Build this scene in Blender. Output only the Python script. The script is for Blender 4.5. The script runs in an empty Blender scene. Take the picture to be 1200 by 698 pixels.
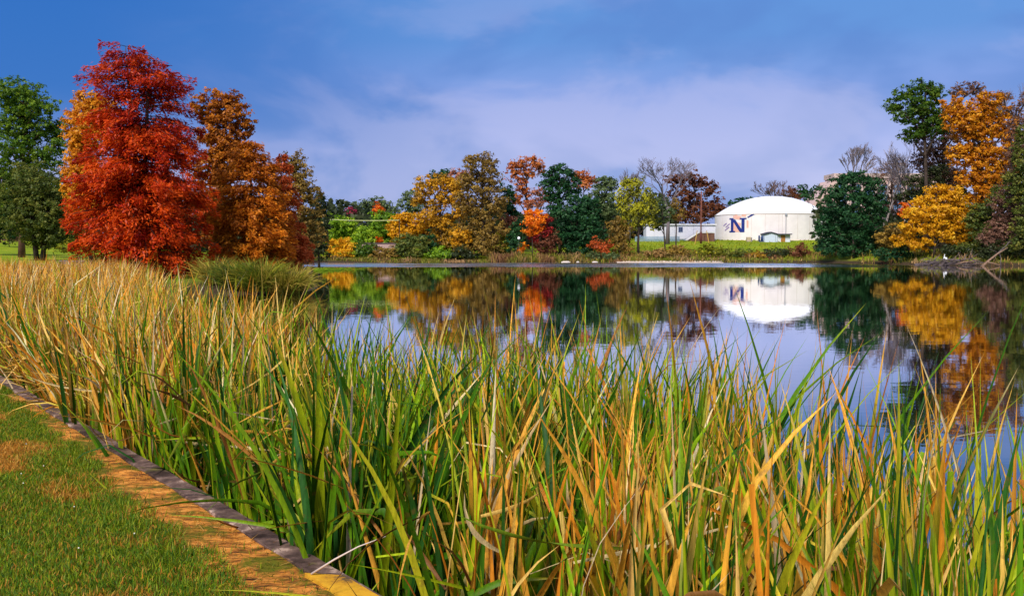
import bpy, bmesh, math, random
import numpy as np
from mathutils import Vector, Matrix

random.seed(7)
RNG = np.random.default_rng(11)
R = math.radians
scene = bpy.context.scene
COL = scene.collection

# ------------------------------------------------------------------ camera
F = 1166.7                      # focal length in photo pixels (1200 wide)
HC = 2.7                        # eye height above the water
TILT = math.atan(59 / F)
cam_d = bpy.data.cameras.new("camera")
cam_d.lens = 35.0
cam_d.sensor_width = 36.0
cam_d.clip_end = 6000
cam_d.clip_start = 0.05
cam = bpy.data.objects.new("camera", cam_d)
COL.objects.link(cam)
cam.location = (0, 0, HC)
cam.rotation_euler = (math.pi / 2 - TILT, 0, 0)
scene.camera = cam


def P(px, py, D):
    """world point seen at photo pixel (px,py), at distance D along +Y"""
    vx = (px - 600) / F
    vz = (349 - py) / F
    dy = math.cos(TILT) + vz * math.sin(TILT)
    dz = -math.sin(TILT) + vz * math.cos(TILT)
    k = D / dy
    return Vector((vx * k, D, HC + dz * k))


def mpx(D):
    return D / F


# ------------------------------------------------------------------ tags
def tag(o, label=None, cat=None, group=None, kind=None):
    if label: o['label'] = label
    if cat: o['category'] = cat
    if group: o['group'] = group
    if kind: o['kind'] = kind
    return o


def empty(name, loc, rz=0.0):
    o = bpy.data.objects.new(name, None)
    o.empty_display_size = 0.3
    COL.objects.link(o)
    o.location = loc
    o.rotation_euler = (0, 0, rz)
    return o


def mesh_obj(name, verts, faces, mat, parent=None, attrs=None, smooth=False):
    """verts in the parent's local frame"""
    me = bpy.data.meshes.new(name)
    if isinstance(verts, np.ndarray) and isinstance(faces, np.ndarray):
        n, k = faces.shape
        me.vertices.add(len(verts))
        me.vertices.foreach_set('co', verts.astype(np.float32).ravel())
        me.loops.add(n * k)
        me.loops.foreach_set('vertex_index', faces.astype(np.int32).ravel())
        me.polygons.add(n)
        me.polygons.foreach_set('loop_start', np.arange(0, n * k, k, dtype=np.int32))
        me.update(calc_edges=True)
    else:
        me.from_pydata([tuple(v) for v in verts], [], [tuple(f) for f in faces])
        me.update()
    me.validate()
    if attrs:
        for an, (typ, arr) in attrs.items():
            a = me.attributes.new(an, typ, 'POINT')
            key = 'color' if typ == 'FLOAT_COLOR' else 'value'
            a.data.foreach_set(key, np.asarray(arr, dtype=np.float32).ravel())
    if smooth:
        me.polygons.foreach_set('use_smooth', [True] * len(me.polygons))
    if mat: me.materials.append(mat)
    o = bpy.data.objects.new(name, me)
    COL.objects.link(o)
    if parent: o.parent = parent
    return o


class MB:
    """collects shapes into one mesh"""
    def __init__(s): s.v = []; s.f = []
    def add(s, vs, fs):
        b = len(s.v)
        s.v += [tuple(x) for x in vs]
        s.f += [tuple(b + i for i in f) for f in fs]
        return s
    def box(s, x0, x1, y0, y1, z0, z1):
        return s.add([(x0, y0, z0), (x1, y0, z0), (x1, y1, z0), (x0, y1, z0), (x0, y0, z1), (x1, y0, z1), (x1, y1, z1), (x0, y1, z1)],
                     [(0, 3, 2, 1), (4, 5, 6, 7), (0, 1, 5, 4), (1, 2, 6, 5), (2, 3, 7, 6), (3, 0, 4, 7)])
    def tube(s, pts, rads, n=6, cap=True):
        pts = [Vector(p) for p in pts]
        vs = []; fs = []
        for i, p in enumerate(pts):
            d = (pts[min(i + 1, len(pts) - 1)] - pts[max(i - 1, 0)])
            if d.length < 1e-9: d = Vector((0, 0, 1))
            d.normalize()
            a = d.cross(Vector((0.31, 0.95, 0.07)))
            if a.length < 1e-3: a = d.cross(Vector((1, 0, 0)))
            a.normalize(); b = d.cross(a)
            for k in range(n):
                t = 2 * math.pi * k / n
                vs.append(p + (a * math.cos(t) + b * math.sin(t)) * rads[i])
        for i in range(len(pts) - 1):
            for k in range(n):
                k2 = (k + 1) % n
                fs.append((i * n + k, i * n + k2, (i + 1) * n + k2, (i + 1) * n + k))
        if cap and n > 2:
            fs.append(tuple(range(n - 1, -1, -1)))
            fs.append(tuple((len(pts) - 1) * n + k for k in range(n)))
        return s.add(vs, fs)
    def prism(s, poly, y0, y1):
        """poly of (x,z) extruded along y"""
        n = len(poly)
        vs = [(x, y0, z) for x, z in poly] + [(x, y1, z) for x, z in poly]
        fs = [tuple(range(n)), tuple(range(2 * n - 1, n - 1, -1))]
        for i in range(n):
            j = (i + 1) % n
            fs.append((i, n + i, n + j, j))
        return s.add(vs, fs)
    def build(s, name, mat, parent=None, smooth=False):
        return mesh_obj(name, s.v, s.f, mat, parent, smooth=smooth)


# ------------------------------------------------------------------ materials
def newmat(name):
    m = bpy.data.materials.new(name)
    m.use_nodes = True
    nt = m.node_tree
    nt.nodes.clear()
    return m, nt, nt.nodes, nt.links


def N(nodes, typ, **kw):
    n = nodes.new(typ)
    for k, v in kw.items():
        if k.startswith('i_'):
            n.inputs[k[2:].replace('_', ' ')].default_value = v
        else:
            setattr(n, k, v)
    return n


def ramp(nodes, stops, interp='LINEAR'):
    r = nodes.new('ShaderNodeValToRGB')
    r.color_ramp.interpolation = interp
    el = r.color_ramp.elements
    while len(el) < len(stops): el.new(0.5)
    for e, (p, c) in zip(el, stops):
        e.position = p
        e.color = (*c, 1) if len(c) == 3 else c
    return r


def plain(name, c, rough=0.7, vary=0.12, scale=3.0, bump=0.0, spec=0.3, metal=0.0, c2=None, coords='Object'):
    m, nt, nd, lk = newmat(name)
    out = N(nd, 'ShaderNodeOutputMaterial')
    b = N(nd, 'ShaderNodeBsdfPrincipled')
    b.inputs['Roughness'].default_value = rough
    b.inputs['Specular IOR Level'].default_value = spec
    b.inputs['Metallic'].default_value = metal
    tc = N(nd, 'ShaderNodeTexCoord')
    nz = N(nd, 'ShaderNodeTexNoise')
    nz.inputs['Scale'].default_value = scale
    nz.inputs['Detail'].default_value = 6
    nz.inputs['Roughness'].default_value = 0.65
    lk.new(tc.outputs[coords], nz.inputs['Vector'])
    lo = tuple(x * (1 - vary) for x in c)
    hi = c2 or tuple(min(1, x * (1 + vary)) for x in c)
    rp = ramp(nd, [(0.3, lo), (0.7, hi)])
    lk.new(nz.outputs['Fac'], rp.inputs['Fac'])
    lk.new(rp.outputs['Color'], b.inputs['Base Color'])
    if bump:
        bp = N(nd, 'ShaderNodeBump')
        bp.inputs['Strength'].default_value = bump
        bp.inputs['Distance'].default_value = 0.05
        lk.new(nz.outputs['Fac'], bp.inputs['Height'])
        lk.new(bp.outputs['Normal'], b.inputs['Normal'])
    lk.new(b.outputs[0], out.inputs[0])
    return m


def leafmat(name, stops, trans=0.42):
    """leaf colour varies leaf by leaf through the attribute v"""
    m, nt, nd, lk = newmat(name)
    out = N(nd, 'ShaderNodeOutputMaterial')
    at = N(nd, 'ShaderNodeAttribute', attribute_name='v')
    n = len(stops)
    rp = ramp(nd, [((i + 0.3) / (n - 0.4), c) for i, c in enumerate(stops)])
    lk.new(at.outputs['Fac'], rp.inputs['Fac'])
    d = N(nd, 'ShaderNodeBsdfDiffuse')
    t = N(nd, 'ShaderNodeBsdfTranslucent')
    g = N(nd, 'ShaderNodeBsdfGlossy')
    g.inputs['Roughness'].default_value = 0.45
    mx = N(nd, 'ShaderNodeMixShader'); mx.inputs[0].default_value = trans
    mg = N(nd, 'ShaderNodeMixShader'); mg.inputs[0].default_value = 0.012
    lk.new(rp.outputs['Color'], d.inputs['Color'])
    lk.new(rp.outputs['Color'], t.inputs['Color'])
    lk.new(d.outputs[0], mx.inputs[1]); lk.new(t.outputs[0], mx.inputs[2])
    lk.new(mx.outputs[0], mg.inputs[1]); lk.new(g.outputs[0], mg.inputs[2])
    lk.new(mg.outputs[0], out.inputs[0])
    return m


PAL = {
    'red':      [(0.20, 0.006, 0.008), (0.52, 0.032, 0.006), (0.74, 0.105, 0.008)],
    'yelorange':[(0.50, 0.16, 0.010), (0.75, 0.30, 0.015), (0.80, 0.40, 0.030)],
    'brownorange': [(0.195, 0.053, 0.009), (0.420, 0.128, 0.012), (0.630, 0.225, 0.018)],
    'goldcyp': [(0.280, 0.070, 0.008), (0.588, 0.175, 0.011), (0.868, 0.322, 0.022)],
    'russet': [(0.286, 0.058, 0.016), (0.585, 0.111, 0.023), (0.754, 0.182, 0.046)],
    'pine': [(0.027, 0.075, 0.007), (0.075, 0.163, 0.013), (0.213, 0.312, 0.019)],
    'olive': [(0.045, 0.075, 0.015), (0.112, 0.150, 0.027), (0.240, 0.232, 0.038)],
    'darkgreen': [(0.009, 0.042, 0.016), (0.019, 0.083, 0.027), (0.048, 0.134, 0.040)],
    'midgreen': [(0.025, 0.070, 0.010), (0.065, 0.140, 0.014), (0.150, 0.230, 0.020)],
    'lime': [(0.089, 0.194, 0.012), (0.223, 0.386, 0.018), (0.416, 0.564, 0.030)],
    'yellow':   [(0.55, 0.25, 0.008), (0.80, 0.42, 0.012), (0.88, 0.55, 0.030)],
    'gold': [(0.336, 0.156, 0.012), (0.660, 0.324, 0.014), (0.900, 0.480, 0.024)],
    'ochre': [(0.234, 0.138, 0.017), (0.495, 0.261, 0.020), (0.825, 0.440, 0.024)],
    'brownolive': [(0.132, 0.085, 0.022), (0.279, 0.171, 0.034), (0.435, 0.279, 0.049)],
    'rust':     [(0.28, 0.075, 0.025), (0.52, 0.150, 0.040), (0.70, 0.250, 0.060)],
    'pinkrust': [(0.32, 0.11, 0.07), (0.52, 0.20, 0.11), (0.62, 0.28, 0.15)],
    'brightorange':[(0.75, 0.14, 0.008), (0.90, 0.26, 0.010), (0.95, 0.36, 0.020)],
    'crimson':  [(0.22, 0.012, 0.018), (0.45, 0.030, 0.030), (0.58, 0.07, 0.05)],
    'mauve': [(0.138, 0.069, 0.050), (0.237, 0.119, 0.081), (0.325, 0.175, 0.112)],
    'greygreen': [(0.062, 0.097, 0.040), (0.116, 0.171, 0.062), (0.194, 0.248, 0.093)],
    'willow': [(0.112, 0.119, 0.019), (0.237, 0.237, 0.025), (0.525, 0.500, 0.025)],
    'maroon': [(0.096, 0.030, 0.017), (0.180, 0.060, 0.029), (0.276, 0.108, 0.048)],
    'orange':   [(0.30, 0.090, 0.006), (0.60, 0.220, 0.010), (0.80, 0.400, 0.018)],
    'redorange':[(0.60, 0.10, 0.01), (0.82, 0.17, 0.012), (0.9, 0.25, 0.02)],
    'magenta':  [(0.35, 0.03, 0.08), (0.50, 0.05, 0.11), (0.6, 0.09, 0.14)],
    'straw':    [(0.24, 0.14, 0.045), (0.42, 0.25, 0.085), (0.55, 0.36, 0.14)],
    'greenyellow':[(0.10, 0.11, 0.010), (0.24, 0.24, 0.015), (0.45, 0.38, 0.025)],
    'darkolive': [(0.019, 0.036, 0.014), (0.043, 0.060, 0.022), (0.072, 0.084, 0.029)],  # dark olive and brown foliage tones
}
_lm = {}
def LM(k):
    if k not in _lm: _lm[k] = leafmat('leaves_' + k, PAL[k])
    return _lm[k]

BARK = plain('bark_dark', (0.055, 0.040, 0.032), 0.9, 0.5, 2.0, 0.6, 0.1)
BARK_GREY = plain('bark_grey', (0.16, 0.13, 0.125), 0.9, 0.4, 2.0, 0.4, 0.1)
BARK_RED = plain('bark_brown', (0.115, 0.060, 0.040), 0.9, 0.4, 2.0, 0.4, 0.1)

# ------------------------------------------------------------------ terrain
LAKE = [(14, -15), (4, -1.67), (0, 3.67), (-3.7, 8.5), (-5.4, 10.9), (-10, 17), (-18, 27), (-28, 42), (-33, 54), (-30, 60), (-24, 60.5), (-19.5, 58.5),
        (-14.5, 57.5), (-12.5, 60), (-13, 67), (-18, 90), (-24, 120), (-36, 166), (-34, 174), (-24, 176), (-10, 177), (3, 176.2), (15, 176.5), (30, 175),
        (42, 175.3), (53, 174), (57.5, 167), (64, 156), (75, 147), (90, 138), (95, 90), (70, 20), (45, -15)]
_LA = np.array(LAKE, dtype=float)


def lake_sd(X, Y):
    """signed distance to the lake outline, positive on land"""
    X = np.asarray(X, float); Y = np.asarray(Y, float)
    d = np.full(X.shape, 1e9); ins = np.zeros(X.shape, bool)
    n = len(_LA)
    for i in range(n):
        ax, ay = _LA[i]; bx, by = _LA[(i + 1) % n]
        ex, ey = bx - ax, by - ay
        t = np.clip(((X - ax) * ex + (Y - ay) * ey) / (ex * ex + ey * ey), 0, 1)
        d = np.minimum(d, np.hypot(X - ax - t * ex, Y - ay - t * ey))
        c = ((ay > Y) != (by > Y)) & (X < (bx - ax) * (Y - ay) / (by - ay + 1e-12) + ax)
        ins ^= c
    return np.where(ins, -d, d)


def height(X, Y):
    X = np.asarray(X, float); Y = np.asarray(Y, float)
    t = lake_sd(X, Y)
    tp = np.maximum(t, 0)
    left = 0.22 * np.minimum(tp, 3) + 0.032 * np.clip(tp - 3, 0, 70)
    far = 0.30 * np.minimum(tp, 4) + 0.066 * np.clip(tp - 4, 0, 50) + 0.01 * np.clip(tp - 54, 0, 300)
    near = 0.10 + 0.12 * np.minimum(tp, 4)
    w = np.clip((Y - 120) / 40, 0, 1)
    z = left * (1 - w) + far * w
    wn = np.clip((Y - 24) / 20, 0, 1)
    z = near * (1 - wn) + z * wn
    z = z + 0.10 * np.sin(X * 0.21 + 1.3) * np.sin(Y * 0.17) * np.clip(tp / 8, 0, 1)
    return np.where(t < 0, np.maximum(-0.9, 0.25 * t), z)


def hz(x, y):
    return float(height(np.array([x]), np.array([y]))[0])


def grid_axis(parts):
    a = []
    for lo, hi, st in parts:
        a += list(np.arange(lo, hi, st))
    a.append(parts[-1][1])
    return np.array(a)


gx = grid_axis([(-1800, -300, 100), (-300, -80, 10), (-80, 110, 1.6), (110, 300, 10), (300, 1800, 100)])
gy = grid_axis([(-200, -20, 20), (-20, 190, 1.6), (190, 260, 3), (260, 500, 20), (500, 2600, 150)])
GX, GY = np.meshgrid(gx, gy)
GZ = height(GX.ravel(), GY.ravel())
gv = np.stack([GX.ravel(), GY.ravel(), GZ], 1)
nx_, ny_ = len(gx), len(gy)
ii = np.arange((ny_ - 1) * (nx_ - 1)); r_, c_ = ii // (nx_ - 1), ii % (nx_ - 1)
a_ = r_ * nx_ + c_
gf = np.stack([a_, a_ + 1, a_ + 1 + nx_, a_ + nx_], 1)


def ground_mat():
    m, nt, nd, lk = newmat('turf_and_mud')
    out = N(nd, 'ShaderNodeOutputMaterial'); b = N(nd, 'ShaderNodeBsdfPrincipled')
    b.inputs['Roughness'].default_value = 0.95; b.inputs['Specular IOR Level'].default_value = 0.1
    geo = N(nd, 'ShaderNodeNewGeometry'); sep = N(nd, 'ShaderNodeSeparateXYZ')
    lk.new(geo.outputs['Position'], sep.inputs[0])
    n1 = N(nd, 'ShaderNodeTexNoise'); n1.inputs['Scale'].default_value = 0.35; n1.inputs['Detail'].default_value = 8; n1.inputs['Roughness'].default_value = 0.7
    n2 = N(nd, 'ShaderNodeTexNoise'); n2.inputs['Scale'].default_value = 4.0; n2.inputs['Detail'].default_value = 6
    lk.new(geo.outputs['Position'], n1.inputs['Vector']); lk.new(geo.outputs['Position'], n2.inputs['Vector'])
    g = ramp(nd, [(0.3, (0.12, 0.17, 0.006)), (0.5, (0.19, 0.26, 0.008)), (0.68, (0.30, 0.29, 0.015))])
    mud = ramp(nd, [(0.35, (0.030, 0.022, 0.014)), (0.65, (0.080, 0.055, 0.030))])
    lk.new(n1.outputs['Fac'], g.inputs['Fac']); lk.new(n2.outputs['Fac'], mud.inputs['Fac'])
    mr = N(nd, 'ShaderNodeMapRange'); mr.inputs['From Min'].default_value = 0.35; mr.inputs['From Max'].default_value = 0.9
    ad = N(nd, 'ShaderNodeMath', operation='MULTIPLY_ADD'); ad.inputs[1].default_value = 0.5; 
    lk.new(n1.outputs['Fac'], ad.inputs[0]); lk.new(sep.outputs['Z'], ad.inputs[2])
    sb = N(nd, 'ShaderNodeMath', operation='SUBTRACT'); sb.inputs[1].default_value = 0.25
    lk.new(ad.outputs[0], sb.inputs[0]); lk.new(sb.outputs[0], mr.inputs['Value'])
    mx = N(nd, 'ShaderNodeMix', data_type='RGBA')
    lk.new(mr.outputs[0], mx.inputs['Factor']); lk.new(mud.outputs['Color'], mx.inputs['A']); lk.new(g.outputs['Color'], mx.inputs['B'])
    lk.new(mx.outputs['Result'], b.inputs['Base Color'])
    bp = N(nd, 'ShaderNodeBump'); bp.inputs['Strength'].default_value = 0.8; bp.inputs['Distance'].default_value = 0.15
    lk.new(n2.outputs['Fac'], bp.inputs['Height']); lk.new(bp.outputs['Normal'], b.inputs['Normal'])
    lk.new(b.outputs[0], out.inputs[0])
    return m


ground = mesh_obj('ground', gv, gf, ground_mat(), smooth=True)
tag(ground, kind='structure')


# ------------------------------------------------------------------ water
def water_mat():
    m, nt, nd, lk = newmat('lake_water')
    out = N(nd, 'ShaderNodeOutputMaterial')
    b = N(nd, 'ShaderNodeBsdfDiffuse'); gl_ = N(nd, 'ShaderNodeBsdfGlossy'); gl_.inputs['Color'].default_value = (.96, .96, .98, 1)
    fr_ = N(nd, 'ShaderNodeFresnel'); fr_.inputs['IOR'].default_value = 1.36
    fb = N(nd, 'ShaderNodeMath', operation='MULTIPLY'); fb.inputs[1].default_value = 1.75; fb.use_clamp = True; lk.new(fr_.outputs[0], fb.inputs[0])
    wm = N(nd, 'ShaderNodeMixShader'); lk.new(fb.outputs[0], wm.inputs[0]); lk.new(b.outputs[0], wm.inputs[1]); lk.new(gl_.outputs[0], wm.inputs[2])
    geo = N(nd, 'ShaderNodeNewGeometry')
    mp = N(nd, 'ShaderNodeMapping'); mp.inputs['Scale'].default_value = (0.45, 1.5, 1)
    lk.new(geo.outputs['Position'], mp.inputs['Vector'])
    n1 = N(nd, 'ShaderNodeTexNoise'); n1.inputs['Scale'].default_value = 4.5; n1.inputs['Detail'].default_value = 3; n1.inputs['Roughness'].default_value = 0.6
    lk.new(mp.outputs[0], n1.inputs['Vector'])
    # wind-ruffled water along the far shore
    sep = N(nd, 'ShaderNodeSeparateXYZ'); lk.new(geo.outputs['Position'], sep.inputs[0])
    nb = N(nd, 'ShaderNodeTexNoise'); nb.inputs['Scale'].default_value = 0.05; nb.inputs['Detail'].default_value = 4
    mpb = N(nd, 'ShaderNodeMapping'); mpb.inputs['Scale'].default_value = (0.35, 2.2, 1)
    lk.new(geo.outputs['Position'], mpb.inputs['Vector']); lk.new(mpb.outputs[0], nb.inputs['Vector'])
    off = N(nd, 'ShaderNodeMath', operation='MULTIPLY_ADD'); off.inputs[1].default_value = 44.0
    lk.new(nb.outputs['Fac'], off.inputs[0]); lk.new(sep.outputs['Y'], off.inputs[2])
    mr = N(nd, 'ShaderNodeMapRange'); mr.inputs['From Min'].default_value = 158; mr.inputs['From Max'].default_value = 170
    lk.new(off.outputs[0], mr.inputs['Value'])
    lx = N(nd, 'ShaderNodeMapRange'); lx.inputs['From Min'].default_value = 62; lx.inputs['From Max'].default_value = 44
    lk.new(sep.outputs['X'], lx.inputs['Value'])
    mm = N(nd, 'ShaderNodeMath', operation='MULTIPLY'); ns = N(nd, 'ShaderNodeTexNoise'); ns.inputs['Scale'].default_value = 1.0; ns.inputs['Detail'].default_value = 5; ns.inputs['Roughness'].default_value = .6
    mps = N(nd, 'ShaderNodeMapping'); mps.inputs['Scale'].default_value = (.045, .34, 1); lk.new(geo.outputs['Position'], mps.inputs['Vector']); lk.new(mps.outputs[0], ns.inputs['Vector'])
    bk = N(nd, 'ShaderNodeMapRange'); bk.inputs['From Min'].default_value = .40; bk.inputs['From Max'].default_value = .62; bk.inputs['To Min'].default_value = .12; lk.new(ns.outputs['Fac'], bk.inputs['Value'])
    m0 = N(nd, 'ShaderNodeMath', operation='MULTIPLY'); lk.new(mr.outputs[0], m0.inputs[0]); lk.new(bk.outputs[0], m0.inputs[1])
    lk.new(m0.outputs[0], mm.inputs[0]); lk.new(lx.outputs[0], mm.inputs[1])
    rr = N(nd, 'ShaderNodeMapRange'); rr.inputs['To Min'].default_value = 0.02; rr.inputs['To Max'].default_value = 0.30
    lk.new(mm.outputs[0], rr.inputs['Value']); lk.new(rr.outputs[0], gl_.inputs['Roughness'])
    # wavelet slopes: tiny on the calm water, strong where the wind ruffles it
    st = N(nd, 'ShaderNodeMapRange'); st.inputs['To Min'].default_value = 0.016; st.inputs['To Max'].default_value = 0.6
    lk.new(mm.outputs[0], st.inputs['Value'])
    sv = N(nd, 'ShaderNodeVectorMath', operation='SUBTRACT'); sv.inputs[1].default_value = (0.5, 0.5, 0.5)
    lk.new(n1.outputs['Color'], sv.inputs[0])
    sc = N(nd, 'ShaderNodeVectorMath', operation='SCALE'); lk.new(sv.outputs[0], sc.inputs[0]); lk.new(st.outputs[0], sc.inputs['Scale'])
    fl = N(nd, 'ShaderNodeVectorMath', operation='MULTIPLY'); fl.inputs[1].default_value = (0.6, 1.0, 0.0); lk.new(sc.outputs[0], fl.inputs[0])
    # steep wavelet faces on the near side carry the ruffled band
    bs = N(nd, 'ShaderNodeMath', operation='MULTIPLY'); bs.inputs[1].default_value = -0.27; lk.new(mm.outputs[0], bs.inputs[0])
    bc_ = N(nd, 'ShaderNodeCombineXYZ'); bc_.inputs['Z'].default_value = 1.0; lk.new(bs.outputs[0], bc_.inputs['Y'])
    ad = N(nd, 'ShaderNodeVectorMath', operation='ADD'); lk.new(bc_.outputs[0], ad.inputs[1]); lk.new(fl.outputs[0], ad.inputs[0])
    nm = N(nd, 'ShaderNodeVectorMath', operation='NORMALIZE'); lk.new(ad.outputs[0], nm.inputs[0])
    lk.new(nm.outputs[0], gl_.inputs['Normal']); lk.new(nm.outputs[0], fr_.inputs['Normal'])
    # pale lavender painted on the ruffled strip as its bright sky reflection
    refl_mix = N(nd, 'ShaderNodeMix', data_type='RGBA'); refl_mix.inputs['A'].default_value = (0.014, 0.015, 0.014, 1); refl_mix.inputs['B'].default_value = (0.20, 0.20, 0.25, 1)
    lk.new(mm.outputs[0], refl_mix.inputs['Factor']); lk.new(refl_mix.outputs['Result'], b.inputs['Color'])
    lk.new(wm.outputs[0], out.inputs[0])
    return m


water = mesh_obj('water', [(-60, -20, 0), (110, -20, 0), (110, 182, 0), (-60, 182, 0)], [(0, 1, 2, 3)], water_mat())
tag(water, kind='structure')

# ------------------------------------------------------------------ near bank: lawn, path, kerb
# kerb line: outer edge, runs from right-near to left-far; s = metres along, q = metres towards the lawn
K0 = np.array([-0.68, 4.61]); KD = np.array([-0.592, 0.806]); KD = KD / np.linalg.norm(KD)
KN = np.array([-KD[1], KD[0]])            # towards the lawn (left, near)
KZ = 1.10


def kp(s, q):
    s = np.asarray(s, float); q = np.asarray(q, float)
    bend = -0.010 * np.clip(s - 12, 0, None) ** 2 * 0.0
    x = K0[0] + KD[0] * s + KN[0] * (q + bend)
    y = K0[1] + KD[1] * s + KN[1] * (q + bend)
    return x, y


def lawn_z(s, q):
    return KZ - 0.014 + 0.030 * np.clip(q - 0.5, 0, 30) + 0.02 * np.sin(s * 1.7 + q * 0.9) * np.clip(q - 0.5, 0, 1) + 0.012 * np.sin(q * 5 + s * 3.1) * np.clip(q - .4, 0, 1)


def near_mat(name, stops, scale, stretch=(1, 1, 1), rot=0.0, extra=None, bump=0.5):
    m, nt, nd, lk = newmat(name)
    out = N(nd, 'ShaderNodeOutputMaterial'); b = N(nd, 'ShaderNodeBsdfPrincipled')
    b.inputs['Roughness'].default_value = 0.95; b.inputs['Specular IOR Level'].default_value = 0.12
    geo = N(nd, 'ShaderNodeNewGeometry')
    mp = N(nd, 'ShaderNodeMapping'); mp.inputs['Scale'].default_value = stretch; mp.inputs['Rotation'].default_value = (0, 0, rot)
    lk.new(geo.outputs['Position'], mp.inputs['Vector'])
    n1 = N(nd, 'ShaderNodeTexNoise'); n1.inputs['Scale'].default_value = scale; n1.inputs['Detail'].default_value = 10; n1.inputs['Roughness'].default_value = 0.72
    lk.new(mp.outputs[0], n1.inputs['Vector'])
    rp = ramp(nd, stops); lk.new(n1.outputs['Fac'], rp.inputs['Fac'])
    col = rp.outputs['Color']
    if extra:
        sc, lo, hi, c = extra
        n2 = N(nd, 'ShaderNodeTexNoise'); n2.inputs['Scale'].default_value = sc; n2.inputs['Detail'].default_value = 6; n2.inputs['Roughness'].default_value = 0.7
        lk.new(geo.outputs['Position'], n2.inputs['Vector'])
        mr = N(nd, 'ShaderNodeMapRange'); mr.inputs['From Min'].default_value = lo; mr.inputs['From Max'].default_value = hi
        lk.new(n2.outputs['Fac'], mr.inputs['Value'])
        mx = N(nd, 'ShaderNodeMix', data_type='RGBA'); mx.inputs['B'].default_value = (*c, 1)
        lk.new(mr.outputs[0], mx.inputs['Factor']); lk.new(col, mx.inputs['A']); col = mx.outputs['Result']
    lk.new(col, b.inputs['Base Color'])
    bp = N(nd, 'ShaderNodeBump'); bp.inputs['Strength'].default_value = bump; bp.inputs['Distance'].default_value = 0.02
    lk.new(n1.outputs['Fac'], bp.inputs['Height']); lk.new(bp.outputs['Normal'], b.inputs['Normal'])
    lk.new(b.outputs[0], out.inputs[0])
    return m


def strip(name, s0, s1, ds, qs, zf, mat):
    S = np.arange(s0, s1 + ds, ds); Q = np.array(qs)
    SS, QQ = np.meshgrid(S, Q, indexing='ij')
    x, y = kp(SS.ravel(), QQ.ravel()); z = zf(SS.ravel(), QQ.ravel())
    n, k = len(S), len(Q)
    i = np.arange((n - 1) * (k - 1)); a = (i // (k - 1)) * k + i % (k - 1)
    f = np.stack([a, a + k, a + k + 1, a + 1], 1)
    return mesh_obj(name, np.stack([x, y, z], 1), f, mat, smooth=True)


lawn = strip('lawn', -14, 34, 0.2, [0.32] + list(np.arange(0.5, 3.6, 0.15)) + list(np.arange(4, 30, 1.5)), lawn_z,
             near_mat('lawn_soil', [(0.3, (0.045, 0.060, 0.008)), (0.5, (0.10, 0.105, 0.012)), (0.65, (0.26, 0.13, 0.020))], 3.0, bump=0.6))
tag(lawn, kind='structure')
path = strip('dirt_path', -14, 34, 0.08, list(np.arange(0.10, 0.75, 0.04)),
             lambda s, q: KZ - 0.002 + 0.008 * np.sin(s * 7 + q * 19) * np.sin(q * 23 - s * 3) - 0.05 * np.clip(q - 0.55, 0, 1) * 2,
             near_mat('path_dirt', [(0.36, (0.05, 0.018, 0.007)), (0.45, (0.34, 0.12, 0.022)), (0.54, (0.70, 0.26, 0.040)), (0.68, (0.80, 0.38, 0.09))], 7.0,
                      (1, 3.2, 1), 0.25, (3.0, 0.47, 0.57, (0.13, 0.12, 0.008)), 1.0))
tag(path, kind='structure')

# kerb: rough concrete lip, with an uneven edge
kv = []; kf = []
Sk = np.arange(-14, 34, 0.05)
rj = np.random.default_rng(3)
jo = np.cumsum(rj.normal(0, 0.0016, len(Sk))); jo = jo - np.convolve(jo, np.ones(41) / 41, 'same')
ji = np.cumsum(rj.normal(0, 0.0012, len(Sk))); ji = ji - np.convolve(ji, np.ones(41) / 41, 'same')
jz = np.cumsum(rj.normal(0, 0.0005, len(Sk))); jz = jz - np.convolve(jz, np.ones(41) / 41, 'same')
for i, s in enumerate(Sk):
    prof = [(-0.004 + jo[i], -0.55), (0.0 + jo[i], 0.006), (0.006 + jo[i], 0.013), (0.055, 0.014), (0.128 + ji[i], 0.013), (0.133 + ji[i], 0.007), (0.136 + ji[i], -0.15)]
    for q, z in prof:
        x, y = kp(s, q); kv.append((float(x), float(y), KZ + z + jz[i]))
for i in range(len(Sk) - 1):
    for k in range(6):
        kf.append((i * 7 + k, i * 7 + k + 1, (i + 1) * 7 + k + 1, (i + 1) * 7 + k))
kerb = mesh_obj('kerb', kv, kf, near_mat('kerb_concrete', [(0.40, (0.040, 0.024, 0.018)), (0.50, (0.095, 0.058, 0.048)), (0.58, (0.19, 0.12, 0.095)), (0.62, (0.42, 0.29, 0.23))], 3.4,
                (1, 1, 1), 0, (3.1, 0.56, 0.66, (0.13, 0.11, 0.03)), 0.2))
tag(kerb, kind='structure')

# ochre slab beside the kerb
sl = MB()
c0 = [kp(s, q) for s, q in ((0.19, 0.028), (-1.4, 0.028), (-1.4, 0.165), (0.335, 0.165))]
vsl = [(float(a), float(b), KZ - 0.06) for a, b in c0] + [(float(a), float(b), KZ + 0.0185) for a, b in c0]
sl.add(vsl, [(0, 3, 2, 1), (4, 5, 6, 7), (0, 1, 5, 4), (1, 2, 6, 5), (2, 3, 7, 6), (3, 0, 4, 7)])
slab = sl.build('kerb_block', near_mat('worn_yellow_paint', [(0.36, (0.10, 0.07, 0.04)), (0.45, (0.50, 0.24, 0.02)), (0.60, (0.68, 0.36, 0.025))], 6.0, bump=0.5))
tag(slab, 'yellow painted block at the near end of the kerb', 'kerb block')


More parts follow.
